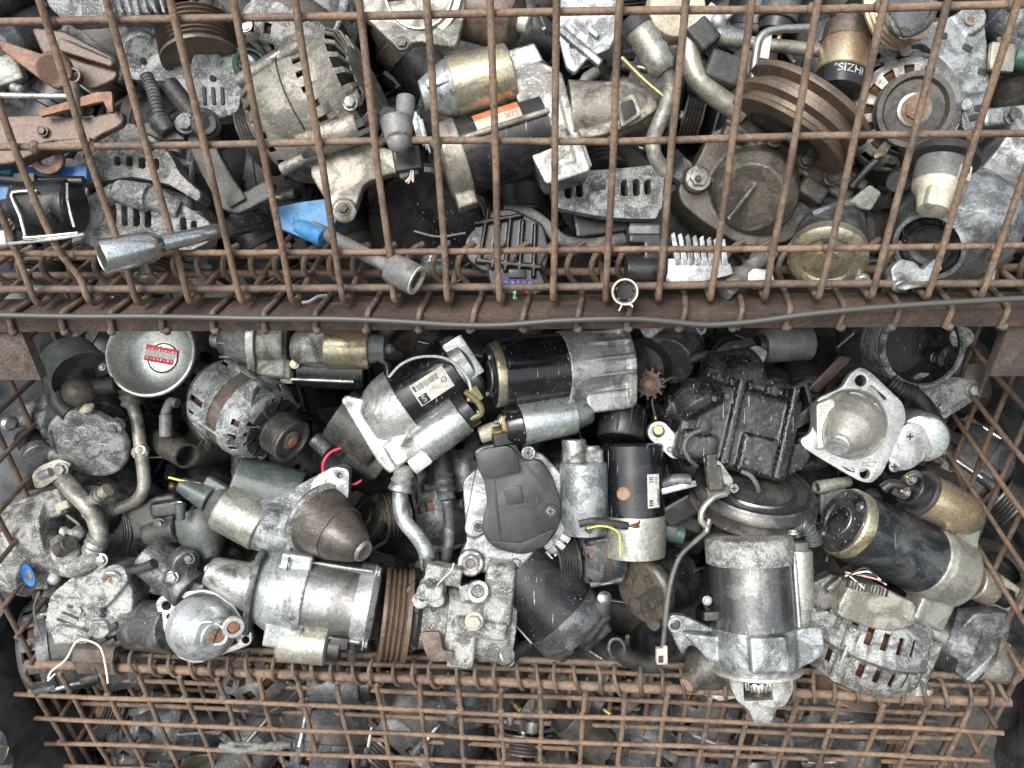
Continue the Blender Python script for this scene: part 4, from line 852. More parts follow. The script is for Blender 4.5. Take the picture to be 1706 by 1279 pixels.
t.prism('ear', hull([(1098, 720, 18), (1126, 748, 16)]), -8, 10, 'alu_pale', holes=[circ(1098, 719, 10)], bev=3); t.cyl('ear_bush', (1100, 722, -6), (1097, 716, 16), 9, 'brass'); t.cyl('ear_pin', (1115, 748, 6), (1116, 749, 13), 5, 'alu_pale')
f = t.ax((1258, 812, 6), d=(-.06, .88, -.40)); 
f.lathe('pulley', [(-12, 0), (-12, 50), (-4, 60), (-4, 66), (2, 68), (2, 82), (-2, 86), (-4, 94), (2, 100), (10, 102), (14, 96), (20, 96), (24, 102), (34, 102), (38, 90), (38, 0)], 'pulley', 72)
f.lathe('pulley_lip', [(-3, 85), (-6, 87), (-7, 92), (-4, 95)], 'dark_steel', 72); f.lathe('pulley_groove', [(-4.5, 60), (-6, 62), (-6, 65), (-3, 67)], 'dark_steel', 72); f.lathe('pulley_band', [(24, 100), (25, 103), (33, 103), (34, 100)], 'rust_brown', 72); 
for q in range(9): f.t.emit(bm_prism(f.p(29, 103.4 * math.sin(R(-50 + q * 13)), 103.4 * math.cos(R(-50 + q * 13))), f.d, f.u, f.w, circ(0, 0, 2.6, 10, 4), -1, 1, bev=.4), 'balance_mark', 'steel')
t.bolt(1173, 710, 52, 10, 'grease'); t.bolt(1290, 652, 30, 6, 'black_cast')
for x, y in ((1245, 770), (1267, 764), (1190, 664), (1212, 660)): t.cyl('bolt_hole', (x, y, 50), (x, y, 62), 5, 'grease', bev=1)
t.tube('wire', [(1168, 716, 62), (1148, 726, 64), (1140, 745, 66), (1148, 764, 66), (1160, 776, 60)], 3.6, 'cable_grey'); t.tube('wire', [(1235, 785, 66), (1250, 792, 70), (1260, 806, 70), (1264, 818, 62)], 4, 'cable_grey')
t.cast('connector', 'grease_brown', lambda: (t.box('x', (1184, 770, 72), 16, 26, 16, 0, 0, 2), t.box('x', (1190, 796, 72), 24, 38, 16, 0, 10, 2), t.box('x', (1196, 818, 70), 36, 16, 10, 0, 10, 2)), 1.2, 1)
t.prism('connector_bracket', rnd([(1172, 762), (1200, 768), (1222, 800), (1214, 824), (1196, 820), (1180, 800)], 4), 56, 62, 'zinc_tan'); t.screw(1222, 813, 64, 7)
t.tube('earth_strap', [(1210, 822, 70), (1190, 828, 76), (1172, 846, 78), (1168, 866, 78), (1178, 878, 76)], 5, 'zinc_tan', 8); t.tube('strap', [(1150, 800, 20), (1120, 800, 18), (1104, 810, 16)], 11, 'alu_dark'); t.box('clip', (1130, 812, 26), 60, 10, 6, 'zinc', 14, 2)

# --- cable with white connector hanging to front
t = T('connector_cable', 'thin grey cable looping down to a small cream plug', 'cable', 1140, 980, .905)
t.tube('cable', [(1180, 874, 20), (1178, 884, 24), (1160, 900, 28), (1134, 926, 32), (1120, 960, 36), (1112, 1000, 40), (1108, 1040, 42), (1104, 1082, 42)], 4, 'cable_grey', 12); t.cyl('ferrule', (1182, 864, 18), (1176, 888, 24), 6, 'steel')
pl = t.cast('plug', 'cream', lambda: (t.box('x', (1102, 1092, 42), 18, 26, 14, 0, 0, 2), t.box('x', (1108, 1082, 46), 6, 14, 10, 0, 0, 1)), 1.1, 1); t.box('plug_socket', (1101, 1098, 49.5), 8, 11, 2, 'dark', 0, .5)

# --- pinion gear at the top
t = T('starter_drive', 'dark starter nose with a rusty toothed pinion gear, under the beam', SM, 1100, 620, 1.0, 'starter motors')
f = t.ax((1080, 639, 30), d=(.35, -.22, -.85)); gear(f, 0, 16, 28, 13, 'rust_brown', .5); f.cyl('shaft', -4, 30, 8, 'rust', u=0)
f.lathe('nose', [(20, 14), (20, 40), (30, 44), (60, 46)], 'grease', 48, u=26, w=-6, thick=4); f.lathe('clutch', [(16, 0), (16, 20), (50, 24)], 'grease', 32)
t.cast('housing', 'alu_dark', lambda: (t.cyl('x', (1112, 602, -10), (1134, 570, -60), 44, 0), t.prism('x', rnd([(1080, 548), (1176, 540), (1160, 600), (1140, 612)], 8), -60, -30, 0), t.prism('x', rnd([(1044, 574), (1076, 580), (1072, 604), (1048, 626), (1044, 600)], 5), -20, 0, 0)))
t.screw(1168, 549, -26, 8); t.prism('plate', rnd([(1064, 545), (1170, 540), (1168, 586), (1140, 600), (1110, 560), (1076, 566)], 6), -34, -26, 'alu')

# --- black bell between the starters
t = T('rubber_boot', 'black bell-shaped boot between the top starter and the 38 starter', 'boot', 1035, 700, .975)
f = t.ax((1042, 660, -16), (1034, 738, 10)); f.lathe('bell', [(0, 0), (0, 14), (10, 22), (28, 38), (36, 40), (72, 41), (76, 38), (76, 0)], 'black_satin', 48); ribs(f, 'rib', 26, 72, 40, 'black_satin', (-20, 10, 45), w=2)

# --- clean aluminium flange starter, right
t = T('starter_motor', 'clean aluminium starter flange with a silver dome nose and two bolt holes', SM, 1450, 715, .935, 'starter motors')
out = rnd([(1417, 622), (1434, 610), (1451, 620), (1505, 672), (1510, 698), (1470, 788), (1452, 805), (1434, 802), (1375, 768), (1338, 745), (1333, 732), (1352, 722), (1362, 664), (1404, 645)], 9)
t.prism('flange', out, 0, 13, 'alu_clean', holes=[circ(1434, 634, 10), circ(1441, 789, 9), rnd([(1452, 640), (1480, 664), (1450, 674), (1436, 660)], 4), rnd([(1392, 655), (1416, 647), (1419, 652), (1400, 660)], 2), rnd([(1436, 770), (1462, 768), (1456, 778), (1436, 778)], 3), rnd([(1402, 776), (1422, 780), (1426, 788), (1412, 784)], 2)], bev=2.2)
t.prism('web', rnd([(1400, 650), (1452, 640), (1492, 690), (1470, 770), (1430, 790), (1370, 760)], 12), -4, 6, 'alu_clean')
f = t.ax((1412, 708, 6), d=(-.52, .42, .70))
def _n():
    f.lathe('x', [(-10, 0), (-10, 56), (4, 54), (30, 44), (56, 26), (64, 20), (64, 0)], 0, 56); f.cyl('x', 0, 70, 19, 0, u=0, w=0)
    t.prism('x', rnd([(1360, 672), (1392, 660), (1388, 740), (1362, 752)], 8), 0, 30, 0)
t.cast('dome_nose', 'alu_clean', _n, 1.7, 5); f.cyl('nose_end', 62, 71, 18, 'alu_pale', bev=2)
t.face(1416, 706, 8).lathe('inner_rim', [(0, 53), (10, 53), (13, 55.5), (10, 58), (0, 58)], 'alu_clean', 56)
for x, y in ((1397, 669), (1421, 674)): t.ring('dowel_boss', x, y, 8, 9, 5, 16, 'alu_clean'); t.cyl('dowel_hole', (x, y, 8), (x, y, 20), 5.2, 'dark')
g = t.ax((1530, 724, -34), d=(-.25, .1, .9)); g.lathe('solenoid', [(-40, 0), (-40, 42), (30, 42), (38, 38), (42, 28), (42, 0)], 'zinc', 48)
t.prism('solenoid_plate', rnd([(1490, 720), (1520, 700), (1552, 716), (1558, 750), (1520, 782), (1490, 786), (1478, 760)], 10), -8, 8, 'alu_pale', bev=3); t.screw(1514, 727, 8, 9, 'chrome'); t.screw(1488, 777, 8, 9, 'chrome')

# --- black pot top right
t = T('housing_pot', 'grimy cast housing with a wide black bowl opening, right end under the beam', 'housing', 1550, 610, .955)
f = t.face(1537, 575, 0, .05, .1); f.lathe('bowl', [(-70, 0), (-70, 50), (-40, 58), (0, 64), (4, 66), (4, 70), (0, 73), (-30, 73), (-60, 66)], 'black_cast', 64)
f.lathe('rim', [(1, 64), (6, 66), (6, 71), (0, 74.5)], 'alu_ox', 64)
def _b():
    f.lathe('x', [(-66, 66), (-66, 74), (-6, 74), (-6, 66), (-66, 66)], 0, 56); t.prism('x', hull([(1618, 650, 18), (1570, 680, 18), (1540, 640, 20)]), -50, -34, 0); t.cyl('x', (1600, 560, -60), (1602, 562, -4), 18, 0)
t.cast('casting', 'alu_ox', _b, 2, 3, rough=2)
t.ring('boss', 1561, 596, -66, 22, 11, 40, 'black_cast', .05, .1); t.cyl('boss_bore', (1561, 596, -50), (1561, 596, -40), 11.4, 'grease_brown')
t.bolt(1620, 650, -34, 10, 'alu'); t.bolt(1568, 679, -34, 9, 'alu'); corrug(t, 'conduit', [(1484, 636, 10), (1502, 648, 14), (1524, 655, 12)], 12, 'rubber', 6); t.tube('sleeve', [(1524, 655, 10), (1542, 672, 6), (1560, 700, -10)], 11, 'plastic')

# --- starter far right with gold solenoid
t = T('starter_motor', 'sky-tinted steel starter with a gold solenoid leaning against the right cage wall', SM, 1530, 910, .93, 'starter motors')
f = t.ax((1400, 866, 46), (1690, 1004, -30))
cap_end(f, 0, 57, 24, 'gold', 'steel', .4); f.lathe('cap_face', [(-.6, 0), (-.6, 22), (3, 26), (3.5, 35), (.6, 38), (.6, 50), (5, 55)], 'black_cast', 48)
f.lathe('body', [(22, 0), (22, 58), (168, 58), (168, 0)], 'sky_tint_steel', 72)
def _h():
    f.lathe('x', [(166, 0), (166, 60), (180, 64), (236, 58), (256, 34), (256, 0)], 0, 48); f.plan('x', rnd([(176, 30), (196, 92), (216, 100), (236, 50), (240, -60), (210, -104), (188, -112), (180, -60)], 8), 0, 26, 0); f.box('x', 176, 240, -96, -40, -10, 30, 0, 6)
t.cast('drive_housing', 'alu_warm', _h, 1.8, 3)
t.ball('casting_mark', (1540, 1052, 34), 6, 'alu_clean', sc3=(1, 1, .4))
def _ns():
    t.prism('x', rnd([(1628, 950), (1650, 944), (1690, 972), (1712, 990), (1712, 1008), (1680, 1022), (1640, 1010)], 6), -24, -10, 0); t.cyl('x', (1620, 968, -10), (1650, 980, -14), 30, 0)
t.cast('nose', 'alu_warm', _ns, 1.8, 3); t.cyl('shaft', (1650, 985, -4), (1672, 996, -6), 15, 'black_gloss'); t.cyl('shaft_end', (1672, 994, -6), (1680, 998, -6), 17, 'black_gloss'); t.box('nose_tip', (1690, 1000, -6), 26, 24, 20, 'alu_tan', -26, 4)
g = t.ax((1536, 822, 42), (1622, 866, 24)); g.lathe('solenoid', [(0, 0), (0, 35), (3, 36.5), (78, 36), (82, 34), (82, 0)], 'goldpink', 56); g.lathe('solenoid_rim', [(-7, 0), (-7, 36), (-4, 38), (1, 38), (2, 35)], 'rubber', 48); g.cyl('solenoid_cap', -26, -6, 30, 'plastic'); g.lathe('solenoid_neck', [(80, 0), (80, 34), (104, 26), (110, 18), (110, 0)], 'alu_tan', 10)
stud(g, -26, 18, 12, 6, 6); stud(g, -26, 16, -12, 6, 6); t.tube('lead', [(1510, 812, 36), (1486, 806, 40), (1470, 815, 38)], 8, 'grease'); t.box('terminal', (1504, 826, 46), 40, 12, 10, 'plastic', -28, 2)

# --- starter lowest right
t = T('starter_motor', 'dark starter with a pale cone nose resting on the right end of the hinge rod', SM, 1625, 1085, .915, 'starter motors')
def _b():
    t.prism('x', rnd([(1602, 1046), (1624, 1022), (1690, 1020), (1680, 1068), (1640, 1110), (1612, 1136), (1590, 1118), (1612, 1080)], 8), -30, 10, 0); t.cyl('x', (1575, 1060, -40), (1620, 1080, -20), 54, 0)
t.cast('body', 'alu_dark', _b, 2, 3); t.cyl('motor_body', (1530, 1040, -60), (1600, 1080, -30), 54, 'black_satin')
f = t.ax((1644, 1092, -4), d=(.75, .40, .3)); f.lathe('nose_cone', [(0, 0), (0, 44), (20, 36), (44, 26), (54, 18), (56, 0)], 'alu_tan', 40); t.prism('flange', rnd([(1676, 1068), (1686, 1076), (1620, 1138), (1610, 1132)], 3), 0, 22, 'alu')

# --- alternator lower right
t = T('alternator', 'whitish oxidised alternator with slotted vents and a tan rear cover, rust pulley underneath', AL, 1440, 1065, .925, 'alternators')
f = alternator(t, (1400, 1146, -46), (-.26, .92, -.16), 107, (.62, 30, 5), .62, .05, .62, 0, 'alu_ox', 'alu_ox', 'pulley_rust', 'stator', [(-60, 1.06, 26, 7)], [(70, 1.08, 30, 7), (-75, 1.02, 26, 7)], 26, side=True)
def _c():
    t.prism('x', rnd([(1398, 1008), (1416, 972), (1470, 976), (1500, 994), (1526, 1004), (1526, 1040), (1488, 1054), (1440, 1044), (1396, 1026)], 8), 20, 76, 0)
t.cast('rear_cover', 'alu_tan', _c, 2, 4)
for x, y in ((1428, 976), (1462, 984)):
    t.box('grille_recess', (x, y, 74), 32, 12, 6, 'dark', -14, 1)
    for q in range(5): t.box('grille_bar', (x - 11 + q * 5.5, y - 2.6 + q * 1.4, 77), 2.2, 13, 4, 'alu_tan', -14, .5)
t.cast('regulator', 'alu_dark', lambda: (t.box('x', (1370, 985, 20), 50, 50, 30, 0, 25, 4), t.box('x', (1388, 972, 40), 30, 10, 20, 0, 40, 2)))
for q in range(4): t.tube('loose_wire', [(1408, 962 - q * 3, 60), (1440 + q * 6, 946 + q * 6, 70), (1462 + q * 5, 962 + q * 4, 74)], 1.5, ('wire_black', 'wire_white', 'wire_black', 'wire_pink')[q])
t.tube('terminal_rod', [(1416, 960, 66), (1440, 980, 80)], 2.5, 'steel')

# --- upright starter in front
t = T('starter_motor', 'large upright starter in front, nose with pinion window hanging over the gate', SM, 1250, 1045, .895, 'starter motors')
f = t.ax((1246, 890, -6), (1262, 1130, 14))
f.lathe('top_cap', [(0, 0), (0, 62), (4, 70), (10, 72), (46, 71), (46, 0)], 'alu_ox', 64)
f.lathe('body', [(44, 0), (44, 67), (150, 67), (150, 0)], 'dark_steel', 72)
def _h():
    f.lathe('x', [(148, 0), (148, 70), (200, 70), (222, 66), (222, 0)], 0, 56); f.box('x', 150, 206, -30, 30, 40, 76, 0, 5); f.plan('x', rnd([(146, 60), (146, 96), (190, 98), (212, 50), (200, 30)], 6), -6, 44, 0)
    t.prism('x', rnd([(1118, 1024), (1140, 1026), (1196, 1052), (1196, 1096), (1150, 1074), (1136, 1090), (1128, 1076), (1112, 1040)], 6), -10, 8, 0); t.prism('x', rnd([(1140, 1056), (1210, 1062), (1212, 1108), (1180, 1100)], 6), -8, 30, 0)
t.cast('gear_housing', 'alu', _h, 1.7, 3)
t.ring('flange_hole', 1124, 1039, 4, 13, 8.5, 8, 'alu_pale'); t.cyl('flange_bore', (1124, 1039, 4), (1124, 1039, 9), 8.8, 'dark')
f.lathe('rim_line', [(214, 66), (216, 72), (221, 72), (223, 66)], 'alu_clean', 64)
t.prism('nose', rnd([(1216, 1112), (1320, 1112), (1322, 1150), (1308, 1176), (1294, 1180), (1284, 1206), (1258, 1208), (1248, 1182), (1228, 1168), (1216, 1140)], 6), -24, 46, 'alu', holes=[rnd([(1238, 1134), (1286, 1132), (1288, 1166), (1240, 1168)], 2)], bev=5)
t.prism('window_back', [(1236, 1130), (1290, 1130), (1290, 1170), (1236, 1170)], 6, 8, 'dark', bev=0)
g = t.ax((1262, 1133, 24), (1263, 1146, 24)); gear(g, 0, 13, 24, 12, 'chrome', .4); t.cyl('pinion_shaft', (1263, 1146, 24), (1264, 1170, 24), 9, 'rust_brown')
h = t.ax((1328, 905, 8), (1332, 1040, 10)); h.lathe('solenoid', [(10, 0), (10, 22), (14, 24), (104, 24), (106, 20), (134, 18), (134, 0)], 'zinc_tan', 36); h.cyl('solenoid_cap', -4, 12, 18, 'plastic_green')
f.cyl('through_bolt', 30, 150, 4.4, 'steel', u=64, w=30, n=14); f.bolt(0, 66, 26, 7, 8, 'alu_pale', dirn=-1); f.box('terminal', 120, 134, -86, -62, 6, 22, 'grease', 2); t.bolt(1178, 1000, 22, 6, 'alu')
corrug(t, 'ribbed_boot', [(1322, 880, 0), (1340, 876, 10), (1352, 890, 12), (1358, 906, 10)], 11, 'plastic_green', 6)

# --- compressor with belt pulley, bottom centre
t = T('compressor', 'small corroded compressor with a grooved belt pulley on its left, above the hinge rod', CO, 745, 1030, .93, 'compressors')
f = t.ax((640, 1022, 0), d=(.975, .12, -.16))
f.lathe('pulley', [(14, 0), (14, 50), (-2, 60)] + pulley_prof(76, 46, 4, 7, -4, 6)[1:], 'pulley_rust', 64)
f.lathe('clutch', [(44, 0), (44, 58), (52, 60), (58, 52), (64, 50)], 'grease', 48)
def _b():
    f.cyl('x', 58, 196, 52, 0); f.cyl('x', 100, 214, 62, 0); f.cyl('x', 150, 216, 66, 0, bev=14); t.box('x', (830, 1000, 10), 50, 130, 60, 0, -6, 14); t.cyl('x', (790, 975, 20), (794, 1000, 30), 26, 0); t.cyl('x', (700, 986, 30), (740, 990, 34), 22, 0)
    for x, y in ((700, 1000), (727, 998), (708, 985)): t.cyl('x', (x, y, 20), (x, y, 56), 13, 0)
    t.box('x', (770, 1075, 20), 44, 60, 50, 0, -6, 6); t.box('x', (800, 1040, 20), 90, 30, 60, 0, -8, 10); t.box('x', (740, 955, 16), 60, 30, 40, 0, -10, 6)
t.cast('body', 'alu_ox', _b, 2, 3, rough=1.5)
for x, y in ((694, 1016), (722, 1014), (704, 996)): t.cyl('bolt_hole', (x, y, 50), (x, y, 57.5), 5, 'dark')
t.prism('name_plate', rnd([(700, 1054), (732, 1052), (738, 1084), (756, 1086), (752, 1102), (716, 1102), (708, 1086)], 4), 48, 56, 'rust_brown', bev=1.5)
t.tube('clip_wire', [(690, 970, 30), (676, 990, 40), (668, 1030, 44), (680, 1066, 40), (690, 1080, 34)], 4, 'alu_dark'); t.cyl('spigot', (718, 972, 40), (726, 990, 40), 11, 'alu'); t.ring('washer', 798, 988, 40, 18, 10, 14, 'alu', -.1, -.5)
t.bolt(790, 1034, 62, 11, 'cream'); t.cyl('drain', (836, 1094, 20), (846, 1090, 34), 14, 'alu'); t.tube('thin_wire', [(728, 975, 50), (740, 962, 52), (752, 950, 50), (756, 938, 46)], 1.6, 'cream')
t.tube('pipe_stub', [(714, 930, 6), (716, 950, 10), (728, 958, 12), (752, 950, 12)], 11, 'alu_dark'); t.bolt(716, 972, 50, 7, 'alu_dark')

# --- dark starter right of it
t = T('starter_motor', 'greasy black starter lying slanted behind the small compressor', SM, 925, 1015, .96, 'starter motors')
f = t.ax((880, 962, 0), (985, 1080, 10)); f.lathe('body', [(-30, 0), (-30, 66), (84, 66), (84, 0)], 'black_satin', 64); f.lathe('band', [(80, 0), (80, 67), (112, 66), (124, 56), (126, 0)], 'alu_dark', 56); f.cyl('through_bolt', -20, 84, 3, 'steel', u=-67, w=4)
def _g(): t.cyl('x', (1000, 1000, 10), (970, 1030, 14), 16, 0); t.tube('x', [(1010, 1020, 14), (980, 1060, 20), (950, 1070, 26), (930, 1096, 24)], 12, 0); t.box('x', (985, 1050, 10), 60, 40, 30, 0, 40, 6)
t.cast('lever_arm', 'grease', _g, 2, 3); t.ball('cap_nut', (1002, 1010, 28), 18, 'rubber'); t.face(1006, 996, 34, .2, -.3).lathe('spring', [(0, 8), (2, 11), (4, 8), (6, 11), (8, 8), (10, 4), (10, 0)], 'steel', 24); t.bolt(946, 1082, 30, 7, 'alu_dark'); t.tube('wire', [(895, 960, 40), (930, 985, 50), (965, 1002, 40)], 2.2, 'cable_grey')
t.ring('stub_end', 846, 1098, 24, 11, 7, 8, 'alu', .2, .3); t.tube('tube', [(846, 1098, 20), (870, 1080, 0), (900, 1060, -20)], 12, 'grease')

# --- small alternator peeking
t = T('alternator', 'small dark alternator with ribbed pulley peeking below the black cover', AL, 975, 940, .965, 'alternators')
alternator(t, (922, 934, 14), (-.88, .10, .2), 52, (.78, 36, 6), .55, .3, .6, 4, 'alu_dark', None, 'pulley', 'stator', (), (), 12)

# --- round cap motor
t = T('starter_motor', 'grimy starter end with an oval bolted cap, left of the upright starter', SM, 1090, 985, .965, 'starter motors')
f = t.ax((1068, 986, 20), d=(.72, -.14, -.60)); 
t.cast('end_cap', 'grease_brown', lambda: (f.lathe('x', [(0, 0), (0, 50), (6, 55), (20, 55), (20, 0)], 0, 48), f.prism('x', hull([(52, -14, 14), (-52, 8, 14)]), 2, 16, 0)), 1.8, 3)
for u_, w_ in ((-18, 20), (18, -26), (20, 22), (-24, -18)): f.bolt(0, u_, w_, 8, 5, 'grease_brown', dirn=-1)
f.lathe('body', [(18, 0), (18, 53), (90, 53), (90, 0)], 'black_satin', 56); f.bolt(2, 56, -14, 8, 5, 'grease_brown', dirn=-1)
t.cyl('small_bush', (1035, 964, 0), (1030, 960, 16), 10, 'rust_brown')

# --- curved pipe and bottle nose, lower centre
t = T('exhaust_elbow', 'small dark curved pipe stub lying behind the hinge rod', 'pipe', 1080, 1085, .95)
t.tube('pipe', [(1028, 1078, 20), (1050, 1098, 16), (1090, 1106, 6), (1128, 1098, -10), (1150, 1070, -20)], 15, 'grease', 18); t.ring('lip', 1029, 1079, 20, 17, 12, 6, 'alu_dark', -.7, -.2)
t = T('starter_motor', 'dull starter with a rusty round plug in its nose, under the upright starter', SM, 1185, 1120, .93, 'starter motors')
f = t.ax((1146, 1140, 36), d=(.78, -.42, -.5)); f.lathe('nose', [(-2, 0), (-2, 14), (0, 17), (12, 18), (24, 28), (46, 42), (90, 52), (90, 0)], 'grease_brown', 48); f.lathe('plug', [(-2.6, 0), (-2.6, 11.5), (-1, 12)], 'rust', 28); t.prism('flange', rnd([(1150, 1150), (1200, 1168), (1240, 1160), (1240, 1150), (1196, 1156)], 3), 10, 18, 'alu_pale')

# --- tan pump bits in gaps
t = T('regulator', 'dark plastic regulator pod wedged below the left pipe bend', 'regulator', 260, 860, .985)
t.cast('body', 'grease', lambda: (t.box('x', (262, 858, 0), 90, 70, 50, 0, 8, 12), t.cyl('x', (250, 890, 10), (300, 880, 20), 24, 0), t.box('x', (282, 846, 20), 50, 24, 30, 0, 10, 5)), 2, 3); t.bolt(266, 872, 30, 7, 'alu_dark'); t.bolt(300, 842, 36, 5, 'alu')
for q in range(3): t.tube('wire', [(205 + q * 4, 860, 20), (208 + q * 5, 890, 26), (200 + q * 6, 920, 20)], 3, 'wire_black')
t = T('plastic_cone', 'dark glossy cone-shaped cap below the tan solenoid', 'cap', 350, 905, .975)
f = t.ax((340, 880, 0), (352, 935, 24)); f.lathe('cone', [(-20, 0), (-20, 44), (0, 44), (20, 36), (56, 14), (58, 0)], 'plastic_green', 12); t.cast('shell', 'alu_dark', lambda: t.cyl('x', (320, 890, -20), (350, 870, -10), 40, 0))
# --- thin steel wire lying on the cover plate
t = T('tie_wire', 'thin pale wire looping over the hinge rod at far left', 'wire', 125, 1085, .90)
t.tube('wire', [(80, 1130, 4), (86, 1118, 6), (110, 1098, 8), (128, 1068, 10), (150, 1068, 12), (168, 1080, 12), (176, 1110, 8), (180, 1138, 6)], 1.7, 'wire_white', 8); t.tube('wire_tail', [(80, 1134, 4), (92, 1122, 6)], 1.5, 'wire_white', 8)
t = T('tie_wire', 'grey wire hanging straight down at the left cage wall', 'wire', 63, 1020, .93)
t.tube('wire', [(66, 985, 0), (57, 1010, 0), (60, 1035, 0), (72, 1068, 0)], 1.8, 'cable_grey', 8)

# --- odds and ends wedged between the big pieces
t = T('mirror_plate', 'bent beige metal plate with a green dab behind the black compressor', 'plate', 1240, 590, .985)
t.prism('plate', rnd([(1218, 604), (1238, 584), (1262, 574), (1280, 586), (1272, 606), (1250, 618), (1226, 616)], 6), -6, 6, 'zinc_tan', bev=3); t.prism('back_plate', rnd([(1190, 586), (1210, 570), (1252, 562), (1262, 574), (1230, 590), (1204, 600)], 5), -16, -6, 'plastic', bev=2); t.ball('green_dab', (1229, 578, -3), 8, 'green', sc3=(1.2, .7, .5)); t.tube('cable', [(1150, 600, 0), (1170, 592, 6), (1196, 592, 4)], 8, 'rubber', 12)
t = T('canister', 'dark grey canister in the shade behind the black compressor', 'canister', 1310, 575, 1.01)
f = t.ax((1270, 575, 0), (1350, 570, -10)); f.lathe('can', [(0, 0), (0, 26), (6, 30), (80, 30), (84, 24), (84, 0)], 'plastic_grey', 36); f.lathe('collar', [(-10, 0), (-10, 18), (2, 20)], 'plastic', 28); t.ball('knob', (1290, 640, 0), 30, 'plastic')
t = T('flat_strap', 'brown flat strap leaning behind the clean aluminium flange', 'strap', 1385, 620, .975)
t.prism('strap', rnd([(1346, 648), (1400, 592), (1418, 596), (1412, 606), (1362, 654)], 3), -4, 2, 'rust_brown', bev=1); f = t.ax((1446, 668, -30), d=(.1, .1, -1)); f.lathe('hoop', [(0, 60), (-4, 66), (0, 72), (8, 72), (8, 60)], 'rubber', 48)
t = T('pipe_stub', 'short open tan pipe stub below the clean aluminium flange', 'pipe', 1390, 806, .95)
f = t.ax((1360, 812, 20), (1424, 800, -6)); f.lathe('stub', [(6, 7), (0, 8), (0, 10), (3, 11), (66, 9), (66, 0)], 'zinc_tan', 28); f.cyl('bore', 4, 8, 7.4, 'dark'); t.cast('bracket', 'plastic_green', lambda: (t.box('x', (1400, 824, -6), 46, 26, 20, 0, -30, 4), t.box('x', (1376, 838, -10), 30, 40, 24, 0, 0, 6)), 1.6, 3)
t = T('red_wire', 'loop of thin red wire left of the crimped silver pipe', 'wire', 560, 775, .945)
t.tube('wire', [(568, 746, 0), (550, 754, 4), (540, 768, 6), (538, 782, 4), (540, 800, 0)], 2.6, 'wire_red', 8); t.tube('wire_lower', [(580, 806, 0), (592, 806, 4), (602, 800, 0)], 2.2, 'wire_red', 8); t.cyl('sleeve', (524, 730, -4), (548, 752, 0), 14, 'alu_dark')
t = T('green_connector', 'faded green cylinder plug right of the 38 starter', 'plug', 1115, 885, .97)
t.cyl('plug', (1092, 882, 0), (1140, 892, 6), 15, 'green', n=24); t.box('tag', (1118, 886, 18), 20, 16, 3, 'plastic_green', -10, 1); t.cast('bracket', 'plastic', lambda: (t.box('x', (1130, 850, -4), 60, 40, 30, 0, 30, 5), t.box('x', (1150, 872, 0), 40, 24, 20, 0, -20, 4)), 1.6, 2)
t = T('bark_strip', 'dry grey bark strip lying on the lower gate wires', 'bark', 430, 1245, .945)
t.cast('bark', 'hose_dusty', lambda: (t.tube('x', [(366, 1242, 0), (400, 1250, 4), (440, 1244, 6), (486, 1240, 2)], 6, 0, 8), t.tube('x', [(380, 1238, 4), (420, 1240, 8), (470, 1248, 4)], 4, 0, 8)), 1.3, 1, rough=4)
# ================================================================ UPPER CAGE
# --- left: rusty stamped brackets
t = T('suspension_bracket', 'brown stamped steel bracket with a rust-red strap in the upper left corner', 'bracket', 90, 150, .71)
t.cast('arm', 'rust_brown', lambda: (t.prism('x', rnd([(-40, 196), (60, 190), (140, 196), (204, 182), (206, 206), (150, 234), (80, 236), (20, 262), (-40, 270)], 10), -24, -8, 0), t.prism('x', rnd([(-40, 246), (60, 238), (150, 226), (150, 238), (70, 250), (20, 272), (-40, 276)], 5), -20, 12, 0)), 2, 4)
t.cast('sheet', 'rust_brown', lambda: (t.prism('x', rnd([(50, 44), (110, 52), (192, 96), (196, 130), (150, 150), (104, 120), (70, 90)], 12), -46, -34, 0), t.prism('x', rnd([(96, 60), (190, 100), (186, 112), (96, 84)], 6), -40, -18, 0)), 2, 4)
t.cast('wedge', 'rust_red', lambda: (t.prism('x', hull([(94, 122, 24), (6, 82, 4), (0, 70, 4)]), -10, 2, 0), t.cyl('x', (94, 112, -6), (90, 116, 12), 27, 0)), 2, 4); t.ring('wedge_hole', 126, 129, -6, 14, 9, 10, 'rust_brown')
t.prism('strap', rnd([(62, 184), (120, 166), (160, 153), (186, 152), (188, 186), (180, 186), (172, 168), (120, 180), (66, 194)], 3), 6, 14, 'rust_red', bev=2)
t.tube('rod', [(-30, 158, 0), (60, 160, 0), (136, 160, 0)], 5, 'alu_pale'); t.tube('bolt_rod', [(123, 140, 8), (127, 165, 12), (131, 192, 8)], 8, 'rust_brown', 12); t.bolt(72, 219, -4, 7, 'rust_brown')
t.prism('slot', circ(143, 184, 13, 24, 9, -10), -9, -6, 'dark', bev=0); t.ring('eye', 82, 266, -30, 26, 13, 12, 'rust_red', .2, .1)
t.cast('cast_lump', 'alu_tan', lambda: (t.box('x', (10, 120, -30), 60, 50, 20, 0, 20, 6), t.ball('x', (34, 150, -10), 9, 0), t.ball('x', (24, 146, -10), 8, 0)), 1.8, 3)
# --- fin-edged casting above it
t = T('alternator', 'grey finned alternator housing cut by the top edge, left corner', AL, 180, -20, .70, 'alternators')
def _b():
    t.prism('x', rnd([(60, -60), (250, -60), (262, 8), (250, 22), (190, 30), (110, 36), (80, 10)], 8), -40, -6, 0)
    for q in range(7): t.box('x', (186 + q * 14, 2, -2), 5, 46, 16, 0, 16, 1)
t.cast('housing', 'alu_ox', _b, 2, 2, rough=2); t.box('lug_hole', (72, 10, -4), 16, 10, 10, 'dark', 20, 2)

